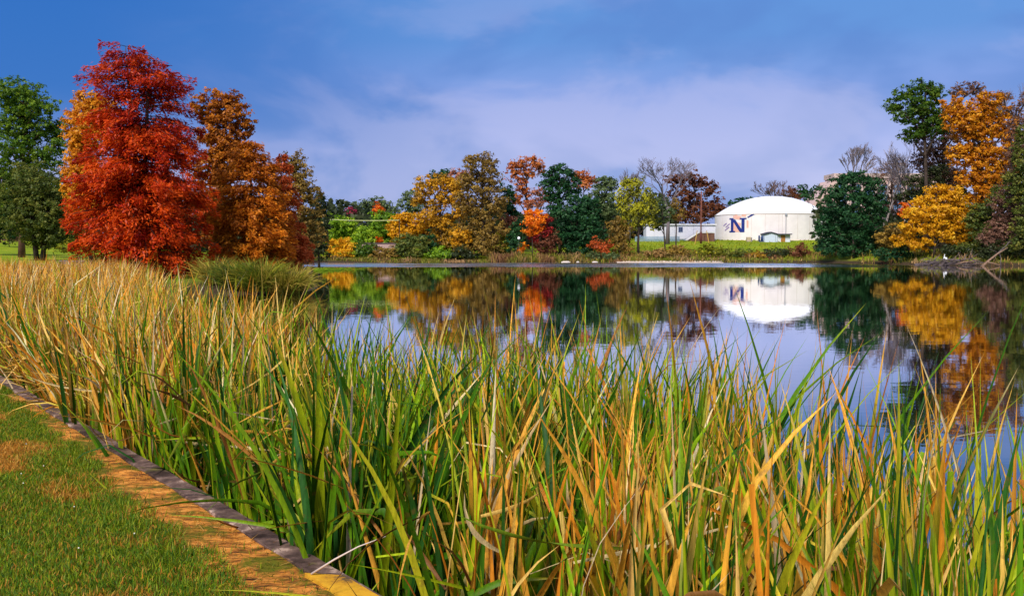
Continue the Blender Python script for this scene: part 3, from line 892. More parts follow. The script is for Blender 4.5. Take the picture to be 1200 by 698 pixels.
def cypress(name, label, cat, tpx, D, prof, pal, nb=210, sprays=150, spray=3.0, leaders=((0, 0),), group=None, gap=0.0, vs=0.0):
    """bald cypress: central trunk, level tiers of feathery drooping sprays. prof: (py, left px, right px) half widths"""
    seed = int(tpx * 17 + D); rng = np.random.default_rng(seed); TREES.append(name)
    k = mpx(D); bx = (tpx - 600) / F * D
    base = Vector((bx, D, 0)); base.z = hz(bx, D) - 0.05
    root = empty(name, base); tag(root, label, cat, group)
    ys = np.array([p[0] for p in prof], float); Ls = np.array([p[1] for p in prof], float); Rs = np.array([p[2] for p in prof], float)
    zt = P(tpx, ys[0], D).z - base.z; zb = P(tpx, ys[-1], D).z - base.z
    mb = MB()
    tr = 0.020 * zt
    lead_pts = []
    for dx, frac in leaders:
        pts = []; rad = []
        for i in range(9):
            t = i / 8
            z = zt * (1 - frac * 0.04) * t * 0.985
            pts.append(Vector((dx * k * max(0, t - 0.15) / 0.85 + rng.normal(0, 0.03), rng.normal(0, 0.03), z)))
            rad.append(tr * (1.5 if i == 0 else (1 - t) ** 0.8 * 0.95 + 0.05))
        mb.tube(pts, rad, 8); lead_pts.append(pts)
    VS = []; FS = []; AV = []; off = 0
    area_w = (Ls + Rs)
    # heights weighted by silhouette width
    grid = np.linspace(ys[0], ys[-1], 200); wgt = np.interp(grid, ys, area_w) + 12; wgt /= wgt.sum()
    hs = np.sort(rng.choice(grid, nb, p=wgt) + rng.normal(0, 1.0, nb))
    # tiers: pull heights toward loose levels
    tier = 13.0
    hs = hs + (np.round(hs / tier) * tier - hs) * np.clip(0.75 - (hs - ys[0]) / 400, 0.35, 0.75)
    for h in hs:
        h = min(max(h, ys[0]), ys[-1])
        az = rng.uniform(0, 2 * math.pi)
        L = np.interp(h, ys, Ls); Rr = np.interp(h, ys, Rs)
        ln = ((L + Rr) / 2 + math.cos(az) * (Rr - L) / 2) * k * rng.uniform(0.62, 1.08)
        if ln < 0.3: ln = 0.3
        z0 = P(tpx, h, D).z - base.z
        lp = lead_pts[rng.integers(0, len(lead_pts))]
        tt = max(0, min(0.999, z0 / (zt * 0.985))); j = min(7, int(tt * 8)); p0 = lp[j].lerp(lp[j + 1], tt * 8 - j)
        rise = rng.uniform(0.0, 0.28) if h < ys[0] + 70 else rng.uniform(-0.05, 0.18)
        drop = rng.uniform(0.10, 0.36)
        d = np.array([math.cos(az), math.sin(az), 0.0])
        def pt(u, d=d, ln=ln, p0=p0, rise=rise, drop=drop):
            u = np.asarray(u)[..., None]
            p = np.array(p0) + d * ln * u + np.array([0, 0, 1.0]) * ln * (rise * u - drop * u ** 2.2)
            return p - np.array([0, 0, 1.0]) * 0.0
        us = np.linspace(0, 1, 4)
        pp = pt(us)
        pp[:, 2] = np.maximum(pp[:, 2], 0.15)
        rb = max(0.02, 0.012 * ln)
        mb.tube([Vector(p) for p in pp], [rb, rb * 0.75, rb * 0.5, rb * 0.2], 4)
        n = max(20, int(1.75 * (0.6 if h < ys[0] + 70 else 1.0) * sprays * (0.35 + 0.65 * min(1.5, ln / (60 * k)))))
        u = 1 - rng.random(n) ** 1.35 * 0.78
        c = pt(u)
        lat = np.array([-d[1], d[0], 0])
        wid = ln * 0.20 * np.sin(np.clip(u * 1.15, 0, 1) * math.pi * 0.9) + 0.12
        c = c + lat * (rng.normal(0, 0.6, n) * wid)[:, None]
        c[:, 2] += rng.normal(0, 0.10, n) - np.abs(rng.normal(0, 0.16, n)) * (0.6 + u)
        nrm = np.array([0, 0, 0.9]) + d * 0.35 + rng.normal(0, 0.5, (n, 3))
        ax = d * 0.7 + np.array([0, 0, -0.45]) + rng.normal(0, 0.45, (n, 3))
        v, f = leaf_quads(c, nrm, spray * 0.68 * k * rng.uniform(0.55, 1.3, n), rng, 2.3, ax)
        VS.append(v); FS.append(f + off); off += len(v)
        tv = 0.5 + vs + rng.normal(0, 0.17) + 0.30 * np.clip((h - ys[0] - 60) / 120, -0.6, 0.8)
        AV.append(np.repeat(np.clip(tv + rng.normal(0, 0.15, n), 0, 1), 4))
    V = np.concatenate(VS); V[:, 2] = np.maximum(V[:, 2], 0.05)
    mesh_obj('crown', V, np.concatenate(FS), LM(pal), root, {'v': ('FLOAT', np.concatenate(AV))})
    mb.build('trunk', BARK, root, smooth=True)
    return root


def bare_tree(name, label, cat, tpx, D, top_py, spread_px, mat, fork=0.4, levels=5, seed=1, group=None, minr=0.32, kids=3, haze=None):
    """leafless tree: forked limbs down to fine twigs"""
    rr = random.Random(seed)
    k = mpx(D); bx = (tpx - 600) / F * D
    base = Vector((bx, D, 0)); base.z = hz(bx, D) - 0.05
    H = P(tpx, top_py, D).z - base.z
    root = empty(name, base); tag(root, label, cat, group)
    tk = MB(); tw = MB()
    tr = 0.020 * H
    tips = []

    def grow(p, d, ln, r, lev):
        m_ = p + d * ln * 0.5 + Vector((rr.gauss(0, .05), rr.gauss(0, .05), rr.gauss(0, .03))) * ln
        e = p + d * ln + Vector((rr.gauss(0, .06), rr.gauss(0, .06), rr.gauss(0, .02))) * ln
        r = max(r, minr * k * 0.5); r2 = max(r * 0.66, minr * k * 0.42)
        (tk if lev <= 1 else tw).tube([p, m_, e], [r, (r + r2) / 2, r2], 6 if lev <= 1 else 3, cap=False)
        if lev >= levels: tips.append(e); return
        nkid = kids if lev > 0 else kids + 1
        for i in range(nkid):
            az = rr.uniform(0, 2 * math.pi)
            sp = rr.uniform(0.30, 0.72) * (spread_px * k / (H * 0.42))
            sp = min(sp, 1.0)
            nd = (d + Vector((math.cos(az) * sp * 1.3, math.sin(az) * sp * 1.3, 0.04 + rr.uniform(-.1, .15)))).normalized()
            q = p.lerp(e, 1.0 if i == 0 else rr.uniform(0.55, 1.0))
            grow(q, nd, ln * rr.uniform(0.58, 0.80), r2 * (0.8 if i else 0.95), lev + 1)
    l0 = H * fork
    tk.tube([Vector((0, 0, 0)), Vector((0.1, 0, l0 * 0.5)), Vector((0.05, 0, l0))], [tr * 1.3, tr, tr * 0.85], 7)
    tot = sum(0.69 ** i for i in range(levels + 1))
    for i in range(kids):
        az = i * 2 * math.pi / kids + rr.uniform(-.5, .5); sp = min(0.8, spread_px * k / (H * 0.5) * rr.uniform(0.4, 0.9))
        grow(Vector((0.05, 0, l0 * rr.uniform(0.8, 1.0))), Vector((math.cos(az) * sp, math.sin(az) * sp, 1)).normalized(), (H - l0) / tot * 1.12, tr * 0.6, 1)
    # fit the height
    zmax = max(v[2] for v in tw.v)
    s = H / zmax
    rad = sorted(math.hypot(v[0], v[1]) for v in tw.v)[int(len(tw.v) * 0.93)]
    fx = max(1.0, spread_px * k / max(rad, .1))
    def wide(v):
        t = min(1, max(0, (v[2] * s / H - fork * .55) / .35))
        g = 1 + (fx - 1) * t
        return (v[0] * g, v[1] * g, v[2] * s)
    for m_ in (tk, tw): m_.v = [wide(v) for v in m_.v]
    tk.build('trunk', mat, root, smooth=True)
    tw.build('twigs', mat, root)
    return root


TW_GREY = plain('twig_greyblue', (0.16, 0.13, 0.15), 0.9, 0.2)
TW_BROWN = plain('twig_brown', (0.11, 0.065, 0.055), 0.9, 0.2)
TW_PALE = plain('twig_pale', (0.30, 0.25, 0.24), 0.9, 0.2)

# ---- left bank
cypress('cypress_tree', 'tall bright red bald cypress, the highest tree on the left bank', 'tree', 166, 66,
        [(50, 30, 22), (58, 42, 34), (75, 50, 52), (96, 72, 50), (110, 58, 60), (125, 52, 64), (155, 64, 76), (180, 78, 80), (205, 84, 82), (250, 80, 90), (290, 74, 92), (312, 50, 88), (332, 20, 62)],
        'red', 430, 140, 3.2, leaders=((-14, 0), (14, 1)))
cypress('cypress_tree', 'golden orange bald cypress right of the red one, above the grass tussocks', 'tree', 296, 71,
        [(163, 8, 10), (180, 26, 24), (205, 40, 38), (240, 54, 46), (270, 58, 50), (295, 54, 46), (312, 40, 34)], 'goldcyp', 260, 130, 3.2)
cypress('cypress_tree', 'russet pink bald cypress at the tip of the left bank', 'tree', 331, 75,
        [(180, 7, 7), (200, 20, 16), (230, 28, 24), (255, 30, 30), (280, 32, 36), (300, 28, 36), (312, 18, 22)], 'russet', 200, 110, 3.0)
tree('broadleaf_tree', 'rusty brown tree with an airy top just right of the red cypress', 'tree', 256, 78,
     [(248, 125, 22, 16), (272, 125, 18, 14), (285, 150, 14, 12), (255, 155, 25, 20), (272, 180, 26, 22), (250, 200, 25, 25), (290, 195, 14, 14), (258, 240, 24, 28), (262, 275, 22, 18)], 'brownorange', 1.0, 2.8, 4.6, thin=0.95)
tree('broadleaf_tree', 'golden orange tree half hidden behind the red cypress', 'tree', 108, 90,
     [(104, 120, 18, 12), (92, 142, 16, 14), (110, 150, 22, 22), (84, 164, 12, 14), (98, 178, 18, 18), (84, 194, 12, 14), (100, 208, 20, 22), (90, 228, 13, 16), (108, 245, 20, 20), (122, 132, 16, 14)], 'yelorange', 1.0, 2.8, 4.6)
tree('pine_tree', 'tall green pine with flat tufted crown at the far left', 'tree', 26, 112,
     [(30, 108, 28, 14), (12, 118, 21, 14), (48, 125, 23, 14), (25, 135, 25, 14), (62, 148, 17, 12), (10, 150, 23, 14), (42, 158, 25, 14), (70, 170, 14, 9), (22, 178, 30, 16), (55, 185, 21, 14), (5, 205, 23, 21), (40, 210, 30, 18), (20, 228, 25, 16), (56, 228, 21, 14)],
     'pine', 1.15, 2.2, 3.6, bark=BARK_RED, thin=0.9, deep=1.0, vshift=0.1)
tree('broadleaf_tree', 'dusky olive tree on a forked dark trunk on the left lawn', 'tree', 47, 96,
     [(45, 215, 37, 21), (22, 238, 29, 23), (65, 232, 30, 25), (45, 250, 37, 25), (18, 262, 25, 18), (72, 262, 28, 23), (50, 278, 28, 14), (88, 270, 14, 21), (30, 205, 18, 14)], 'olive', 0.85, 2.3, 3.8, thin=0.85, stems=2, trunk_r=0.24)
tree('broadleaf_tree', 'dark green tree cut off by the left edge, left of the white post', 'tree', -8, 118,
     [(-5, 235, 20, 25), (5, 255, 16, 20), (-15, 260, 25, 25), (10, 270, 10, 10)], 'darkgreen', 1.0, 2.3, 3.8)
tree('bush', 'yellowish green sparse bush under the left edge of the red cypress', 'bush', 92, 84, [(88, 288, 14, 7), (104, 292, 14, 6), (75, 290, 8, 5)], 'greenyellow', 0.8, 2.0, 3.2, trunk_r=0.05)
tree('bush', 'brown leafless looking hedge bush behind the white post', 'bush', 12, 140, [(8, 277, 10, 7), (18, 275, 8, 8)], 'mauve', 0.9, 2.0, 3.2, trunk_r=0.06)
tree('broadleaf_tree', 'slim dark olive tree with sparse top behind the russet cypress', 'tree', 350, 108,
     [(343, 190, 14, 12), (355, 205, 14, 12), (345, 222, 18, 16), (362, 225, 13, 14), (358, 250, 18, 18), (362, 275, 18, 16)], 'brownolive', 0.9, 2.3, 3.6, thin=0.85)
tree('broadleaf_tree', 'dark brown green tree at the water where the left bank ends', 'tree', 374, 122,
     [(372, 240, 12, 16), (378, 258, 10, 16), (370, 272, 14, 18), (376, 292, 12, 12)], 'darkolive', 1.0, 2.3, 3.6)

# ---- far bank, left to right
tree('small_tree', 'small bright yellow tree at the waterline, leftmost on the far bank', 'tree', 400, 178.6,
     [(391, 290, 10, 8), (402, 284, 9, 6), (410, 291, 7, 7), (397, 297, 9, 6), (411, 302, 4, 5)], 'yellow', 1.3, 2.2, 3.2, trunk_r=0.08)
tree('broadleaf_tree', 'lime green tree behind the small bright yellow one', 'tree', 398, 192,
     [(393, 262, 12, 10), (405, 268, 14, 12), (395, 280, 15, 12), (412, 282, 12, 10), (420, 275, 9, 10)], 'lime', 1.1, 2.3, 3.6)
tree('broadleaf_tree', 'round lime green tree above the low pinkish wall, its crown lowest there', 'tree', 431, 188,
     [(431, 273, 13, 9), (424, 280, 10, 7), (438, 280, 10, 7)], 'lime', 1.2, 2.2, 3.4, vshift=0.12)
tree('broadleaf_tree', 'mid green rounded tree left of the golden yellow crown', 'tree', 452, 196,
     [(446, 257, 14, 10), (460, 262, 12, 12), (450, 272, 16, 12), (441, 266, 9, 10)], 'lime', 1.1, 2.3, 3.6, vshift=-0.18)
tree('broadleaf_tree', 'grey green tree topping the skyline behind the lime trees', 'tree', 432, 232,
     [(428, 240, 12, 7), (440, 237, 12, 6), (418, 246, 12, 8), (452, 243, 10, 7), (463, 247, 8, 6), (435, 252, 20, 8)], 'greygreen', 0.9, 2.3, 3.4, thin=0.9)
tree('small_tree', 'small magenta tree peeping over the lime green crowns', 'tree', 411, 214, [(411, 248, 5, 5), (408, 253, 5, 4)], 'magenta', 1.2, 2.0, 2.8)
tree('small_tree', 'small orange treetop rising above the mid green rounded tree', 'tree', 441, 206, [(441, 241, 5, 5), (443, 248, 6, 5)], 'redorange', 1.2, 2.0, 2.8)
tree('broadleaf_tree', 'golden yellow tree with broad crown left of the big ochre tree', 'tree', 474, 189,
     [(470, 258, 12, 7), (482, 256, 12, 7), (462, 268, 10, 8), (476, 268, 14, 8), (490, 266, 10, 9), (466, 279, 10, 6)], 'yellow', 1.15, 2.3, 3.4, vshift=-0.12)
tree('broadleaf_tree', 'faded orange tree between the golden yellow and the big ochre crowns', 'tree', 500, 190, [(500, 262, 9, 10), (496, 274, 9, 8)], 'rust', 1.0, 2.2, 3.4)
tree('bush', 'leafy green bush beside the small bright yellow tree', 'bush', 424, 179.4, [(420, 292, 8, 8), (428, 297, 10, 7), (432, 291, 7, 6)], 'midgreen', 1.2, 2.2, 3.2, trunk_r=0.06, vshift=0.1)
tree('bush', 'brown green thicket bush below the low pinkish wall', 'bush', 452, 179.6, [(446, 296, 12, 8), (460, 297, 10, 8), (452, 302, 14, 5), (440, 301, 9, 5)], 'brownolive', 1.1, 2.2, 3.2, trunk_r=0.06)
tree('bush', 'rounded olive bush under the golden yellow tree', 'bush', 480, 180, [(476, 284, 14, 10), (490, 288, 14, 12), (470, 296, 12, 8), (486, 299, 14, 6)], 'olive', 1.1, 2.3, 3.4, trunk_r=0.08)
tree('bush', 'dark blue green bush between olive bush and lime bush', 'bush', 503, 180.5, [(502, 282, 9, 12), (506, 294, 10, 10)], 'darkgreen', 1.1, 2.3, 3.4, trunk_r=0.08)
tree('bush', 'lime tinted waterside bush under the big ochre tree', 'bush', 513, 178.9, [(508, 300, 10, 6), (520, 298, 9, 6), (514, 294, 8, 5)], 'lime', 1.1, 2.2, 3.2, trunk_r=0.06, vshift=-0.12)
tree('broadleaf_tree', 'grey green tree at the left shoulder of the big ochre tree', 'tree', 481, 200, [(482, 230, 8, 7), (478, 240, 10, 9), (488, 246, 12, 10)], 'greygreen', 0.95, 2.3, 3.4, thin=0.9, vshift=0.15)
tree('broadleaf_tree', 'big ochre and gold tree with rounded crown on the far bank', 'tree', 517, 186,
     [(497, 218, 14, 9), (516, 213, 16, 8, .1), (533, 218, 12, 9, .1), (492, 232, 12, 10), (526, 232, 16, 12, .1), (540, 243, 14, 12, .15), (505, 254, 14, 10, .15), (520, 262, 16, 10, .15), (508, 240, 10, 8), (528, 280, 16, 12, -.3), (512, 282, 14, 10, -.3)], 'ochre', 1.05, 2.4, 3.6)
tree('pine_tree', 'dark pine top on the skyline behind the big ochre tree', 'tree', 516, 238, [(512, 205, 10, 4), (522, 203, 8, 4), (516, 210, 14, 5)], 'darkgreen', 1.0, 2.2, 3.0)
tree('broadleaf_tree', 'tall feathery brown olive tree rising above the middle of the far bank', 'tree', 566, 181.5,
     [(552, 191, 10, 9), (566, 185, 12, 7), (574, 197, 12, 10), (558, 206, 14, 10), (576, 214, 12, 10), (546, 214, 10, 10), (566, 224, 20, 12), (548, 236, 14, 12), (582, 238, 14, 14), (564, 250, 20, 14), (552, 268, 16, 12), (578, 270, 18, 14), (565, 288, 20, 12), (545, 290, 12, 10), (586, 292, 12, 9)], 'brownolive', 0.9, 2.2, 3.3, thin=0.85)
tree('broadleaf_tree', 'pinkish brown tree behind the left of the tall feathery one', 'tree', 538, 205, [(537, 204, 9, 6), (545, 208, 8, 7), (536, 215, 10, 7)], 'pinkrust', 0.9, 2.2, 3.2)
tree('bush', 'golden bush at the foot of the tall feathery brown tree', 'bush', 541, 179.5, [(538, 274, 10, 6), (546, 279, 8, 6), (536, 284, 9, 5)], 'gold', 1.1, 2.2, 3.2, trunk_r=0.07)
tree('bush', 'dark brown waterside bush left of the far trunk', 'bush', 545, 179, [(540, 296, 12, 7), (552, 300, 12, 5), (530, 300, 8, 5)], 'darkolive', 1.0, 2.2, 3.2, trunk_r=0.06)
tree('bush', 'yellow green bush right of the tall feathery brown tree', 'bush', 588, 180.5, [(584, 277, 9, 5), (592, 282, 8, 5), (584, 290, 12, 6, -.2)], 'greenyellow', 1.0, 2.2, 3.2, trunk_r=0.07)
tree('broadleaf_tree', 'narrow dark green tree under the airy rust tree', 'tree', 596, 190, [(592, 221, 7, 7), (595, 231, 8, 8), (596, 243, 9, 9), (600, 252, 7, 6)], 'darkgreen', 1.1, 2.2, 3.2)
tree('broadleaf_tree', 'tan pink tree between dark green ones, left of the bright orange tree', 'tree', 598, 186, [(596, 258, 9, 6), (603, 264, 9, 7), (594, 268, 8, 6)], 'pinkrust', 1.0, 2.2, 3.2, vshift=-0.15)
tree('broadleaf_tree', 'low dark green tree left of the bright orange tree', 'tree', 606, 181, [(604, 272, 10, 8), (602, 284, 12, 10), (610, 262, 6, 8)], 'darkgreen', 1.1, 2.2, 3.2, vshift=0.1)
tree('broadleaf_tree', 'tall airy rust orange tree with sky showing through its crown', 'tree', 619, 198,
     [(602, 196, 9, 8), (612, 189, 9, 7, .1), (626, 190, 10, 7, .1), (634, 196, 7, 6), (604, 208, 9, 8), (618, 204, 10, 8), (612, 220, 9, 8), (606, 234, 8, 9), (618, 236, 8, 9)], 'rust', 0.95, 2.1, 2.9, thin=0.75)
tree('broadleaf_tree', 'dull pink brown sparse tree right below the airy rust tree', 'tree', 633, 196, [(630, 226, 9, 7), (638, 232, 9, 8), (630, 240, 10, 7)], 'pinkrust', 0.8, 2.0, 2.9, thin=0.7, vshift=-0.1)
tree('small_tree', 'small brilliant orange tree above the water in mid bank', 'tree', 624, 179.6,
     [(620, 252, 8, 6), (630, 251, 7, 5), (634, 259, 7, 6), (624, 261, 9, 5), (620, 271, 7, 5), (630, 268, 7, 5, -.2), (614, 288, 5, 4), (609, 293, 4, 3)], 'brightorange', 1.3, 2.2, 3.0, trunk_r=0.10)
tree('small_tree', 'crimson tree tucked against the right of the brilliant orange one', 'tree', 638, 180.3, [(641, 258, 7, 6), (636, 270, 8, 6), (628, 279, 7, 6), (642, 268, 5, 6)], 'crimson', 1.1, 2.2, 3.0, trunk_r=0.09)
tree('bush', 'dull wine brown bush under the crimson tree', 'bush', 642, 179.7, [(638, 286, 10, 8), (648, 282, 9, 9), (640, 296, 12, 6)], 'maroon', 1.0, 2.2, 3.2, trunk_r=0.07)
tree('broadleaf_tree', 'tall dark green oak with ragged top right of the airy rust tree', 'tree', 656, 193,
     [(645, 203, 9, 7), (656, 200, 9, 7), (666, 204, 9, 8), (640, 214, 10, 8), (654, 214, 12, 9), (672, 216, 10, 10), (648, 228, 12, 9), (664, 230, 14, 10), (650, 242, 12, 9)], 'darkgreen', 1.0, 2.3, 3.3, vshift=0.12, thin=0.9)
tree('broadleaf_tree', 'big rounded deep green tree hanging over the far waterline', 'tree', 675, 182.5,
     [(680, 244, 18, 12), (664, 252, 16, 12), (692, 254, 16, 14), (672, 266, 20, 14), (692, 274, 16, 14), (660, 276, 16, 14), (676, 286, 20, 14), (664, 297, 16, 7), (688, 297, 14, 7), (690, 236, 12, 8)], 'darkgreen', 1.15, 2.4, 3.6)
tree('broadleaf_tree', 'pinkish rust treetop on the skyline right of the dark ragged oak', 'tree', 684, 212, [(674, 206, 8, 5), (684, 207, 9, 6), (694, 212, 7, 5), (684, 216, 12, 6)], 'rust', 1.0, 2.1, 3.0, vshift=0.05)
tree('broadleaf_tree', 'grey green tree left of the lime topped willow', 'tree', 708, 190,
     [(706, 213, 10, 8), (716, 216, 9, 8), (700, 226, 12, 9), (714, 232, 12, 10), (706, 246, 14, 10), (718, 254, 12, 10), (708, 266, 14, 10)], 'greygreen', 1.0, 2.3, 3.4, thin=0.95)
tree('willow_tree', 'yellow green willow with bright lime patches, in front of the white trailer', 'tree', 748, 181.5,
     [(734, 214, 9, 7, .25), (746, 213, 9, 7, .1), (728, 230, 9, 8, .3), (742, 228, 12, 9), (756, 228, 10, 9), (733, 244, 10, 9), (748, 242, 9, 7, .4), (762, 244, 9, 9), (756, 256, 8, 7, .3), (738, 258, 12, 9), (766, 258, 8, 8)], 'willow', 0.9, 2.3, 3.3, thin=0.85, droop=2.5)
tree('bush', 'brown drooping bush at the left foot of the willow', 'bush', 726, 180, [(722, 262, 10, 9), (730, 272, 12, 10), (722, 284, 13, 10), (734, 290, 10, 8)], 'brownolive', 1.0, 2.2, 3.2, trunk_r=0.08, droop=2.0, vshift=-0.08)
tree('bush', 'rust and yellow bush at the waterline right of the deep green tree', 'bush', 704, 179, [(698, 286, 8, 6), (706, 292, 8, 6, .2), (712, 288, 6, 5)], 'russet', 1.0, 2.1, 3.0, trunk_r=0.06, vshift=-0.1)
tree('bush', 'grey olive bush at the waterline under the willow', 'bush', 702, 178, [(695, 299, 8, 5), (706, 300, 8, 4), (718, 300, 8, 4)], 'greygreen', 1.0, 2.1, 3.0, trunk_r=0.05)
bare_tree('bare_tree', 'tall leafless grey tree above the white trailer', 'tree', 782, 214, 183, 44, TW_GREY, 0.38, 6, 4, kids=3, minr=0.34)
bare_tree('bare_tree', 'small leafless tree on the skyline behind the willow', 'tree', 737, 225, 196, 14, TW_GREY, 0.5, 5, 9, kids=3, minr=0.34)
tree('broadleaf_tree', 'broad maroon brown oak behind the trailer and red pole', 'tree', 812, 262,
     [(790, 212, 12, 8), (806, 207, 12, 8), (822, 213, 12, 8), (834, 222, 9, 8), (798, 226, 14, 10), (818, 232, 14, 10), (836, 240, 12, 10), (800, 246, 16, 12), (820, 252, 18, 11), (846, 250, 10, 10), (790, 258, 12, 8)], 'maroon', 0.95, 2.3, 3.2, thin=0.85)
tree('small_tree', 'grey green small tree right of the willow in front of the trailer', 'tree', 779, 184, [(773, 242, 8, 8), (782, 250, 9, 8), (774, 258, 9, 7), (770, 264, 7, 5)], 'greygreen', 0.9, 2.2, 3.2, thin=0.85, vshift=-0.15)
tree('small_tree', 'thin brown stemmed sapling beside the trailer window', 'tree', 792, 186, [(792, 240, 8, 6), (797, 250, 8, 6), (788, 254, 7, 6)], 'brownolive', 0.8, 2.0, 2.9, thin=0.7)
tree('broadleaf_tree', 'dark green treetops seen just over the left of the dome roof', 'tree', 868, 285, [(862, 237, 9, 4), (876, 235, 8, 4), (888, 236, 8, 4)], 'darkgreen', 1.0, 2.0, 2.8, vshift=0.1)
bare_tree('bare_tree', 'leafless purple brown tree behind the dome roof', 'tree', 906, 290, 210, 24, TW_BROWN, 0.4, 6, 14, kids=3, minr=0.4)
tree('broadleaf_tree', 'reddish brown tree behind the dome, right of the leafless one', 'tree', 930, 288, [(926, 226, 9, 6), (934, 230, 8, 6)], 'maroon', 0.9, 2.0, 2.8)
tree('broadleaf_tree', 'small dark green treetop between the dome and the pink roof', 'tree', 946, 280, [(942, 222, 7, 5), (950, 225, 7, 4), (944, 230, 8, 5), (960, 220, 7, 3)], 'darkgreen', 1.0, 2.0, 2.8, vshift=0.1)

# ---- right bank
tree('broadleaf_tree', 'big deep green tree at the water right of the dome', 'tree', 1000, 171,
     [(990, 212, 14, 9), (1006, 208, 14, 8), (1022, 216, 12, 10), (978, 226, 14, 10), (998, 230, 18, 12), (1018, 234, 16, 12), (1030, 246, 10, 12), (972, 244, 14, 11), (990, 252, 18, 12), (1012, 256, 18, 12), (968, 266, 13, 12), (986, 274, 18, 12), (1008, 276, 16, 12), (970, 288, 13, 10), (992, 292, 16, 9), (1014, 290, 12, 9)], 'darkgreen', 1.1, 2.4, 3.5, vshift=0.05)
bare_tree('bare_tree', 'leafless bluish tree above the big deep green tree', 'tree', 998, 262, 167, 24, TW_GREY, 0.5, 6, 21, kids=3, minr=0.4)
bare_tree('bare_tree', 'pale leafless tree right of the big deep green tree', 'tree', 1036, 186, 172, 26, TW_PALE, 0.25, 6, 31, kids=3, minr=0.30)
bare_tree('bare_tree', 'grey leafless tree behind the bright yellow waterside tree', 'tree', 1066, 182, 165, 24, TW_GREY, 0.3, 6, 37, kids=3, minr=0.34)
tree('broadleaf_tree', 'tall green tree with open crown at the top of the right bank', 'tree', 1086, 168,
     [(1082, 104, 15, 9), (1064, 112, 16, 10), (1048, 124, 12, 8), (1096, 110, 12, 10), (1076, 124, 18, 10), (1060, 136, 14, 9), (1090, 130, 15, 12), (1080, 146, 16, 12), (1068, 158, 12, 9), (1100, 150, 12, 13)], 'midgreen', 1.0, 2.4, 3.4, thin=0.85)
tree('broadleaf_tree', 'sparse brown tree between the tall green and the big orange tree', 'tree', 1104, 174,
     [(1104, 150, 12, 12), (1092, 172, 14, 12), (1110, 178, 13, 14), (1078, 190, 13, 10), (1098, 198, 14, 12), (1116, 205, 12, 12), (1086, 215, 12, 10), (1106, 225, 13, 12), (1128, 105, 12, 8), (1146, 104, 10, 8), (1096, 240, 14, 12), (1080, 160, 10, 9), (1116, 160, 12, 12), (1070, 225, 10, 12)], 'mauve', 0.85, 2.0, 3.2, thin=0.95)
tree('broadleaf_tree', 'big deep orange tree, the tallest autumn crown on the right bank', 'tree', 1150, 161,
     [(1122, 124, 17, 12), (1118, 140, 14, 12), (1156, 118, 16, 10), (1146, 130, 18, 12), (1168, 134, 17, 12), (1132, 150, 19, 13), (1156, 152, 22, 14), (1180, 152, 13, 14), (1142, 170, 20, 14), (1166, 176, 19, 14), (1128, 182, 16, 12), (1152, 192, 20, 14), (1176, 196, 13, 12), (1140, 208, 17, 11), (1160, 214, 18, 13), (1148, 230, 17, 12)], 'orange', 1.05, 2.5, 3.7)
bare_tree('bare_tree', 'leafless purplish tree behind the top of the big orange tree', 'tree', 1184, 188, 97, 34, TW_GREY, 0.45, 6, 43, kids=3, minr=0.3)
tree('broadleaf_tree', 'bright golden yellow tree leaning over the water on the right', 'tree', 1094, 158.5,
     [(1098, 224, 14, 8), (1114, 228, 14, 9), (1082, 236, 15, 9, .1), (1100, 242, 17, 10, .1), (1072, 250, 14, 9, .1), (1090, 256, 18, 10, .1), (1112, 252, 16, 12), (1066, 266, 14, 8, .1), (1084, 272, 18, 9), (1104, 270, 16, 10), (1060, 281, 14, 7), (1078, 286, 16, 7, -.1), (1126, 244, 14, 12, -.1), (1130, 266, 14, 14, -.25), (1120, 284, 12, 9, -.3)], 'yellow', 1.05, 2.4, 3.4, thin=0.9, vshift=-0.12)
tree('broadleaf_tree', 'thin greyish pink twiggy tree between the deep green tree and the tall green one', 'tree', 1044, 190,
     [(1032, 205, 10, 9), (1046, 200, 11, 10), (1054, 214, 10, 10), (1040, 222, 12, 10), (1050, 234, 11, 10), (1036, 240, 10, 9), (1056, 192, 9, 8)], 'mauve', 0.55, 1.9, 3.4, thin=0.7, vshift=0.2)
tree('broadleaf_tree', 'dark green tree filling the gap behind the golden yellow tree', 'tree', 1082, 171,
     [(1070, 214, 11, 9), (1060, 232, 10, 9), (1078, 226, 12, 9), (1092, 210, 11, 9), (1100, 200, 10, 8)], 'darkolive', 0.9, 2.2, 3.4, thin=0.8, vshift=0.2)
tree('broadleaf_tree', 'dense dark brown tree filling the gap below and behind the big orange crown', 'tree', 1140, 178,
     [(1120, 210, 14, 14), (1136, 232, 16, 14), (1122, 252, 14, 12), (1150, 255, 16, 14), (1172, 235, 14, 16), (1176, 262, 14, 12), (1138, 275, 16, 12), (1165, 210, 14, 14), (1186, 190, 12, 16), (1108, 262, 12, 12)], 'darkolive', 1.0, 2.3, 3.5, vshift=0.22)
tree('broadleaf_tree', 'greyish brown twiggy treetop right of the big orange crown', 'tree', 1190, 175,
     [(1186, 128, 10, 12), (1196, 150, 10, 14), (1178, 112, 9, 8), (1192, 172, 11, 12), (1200, 120, 9, 10)], 'mauve', 0.6, 1.9, 3.4, thin=0.7, vshift=0.1)
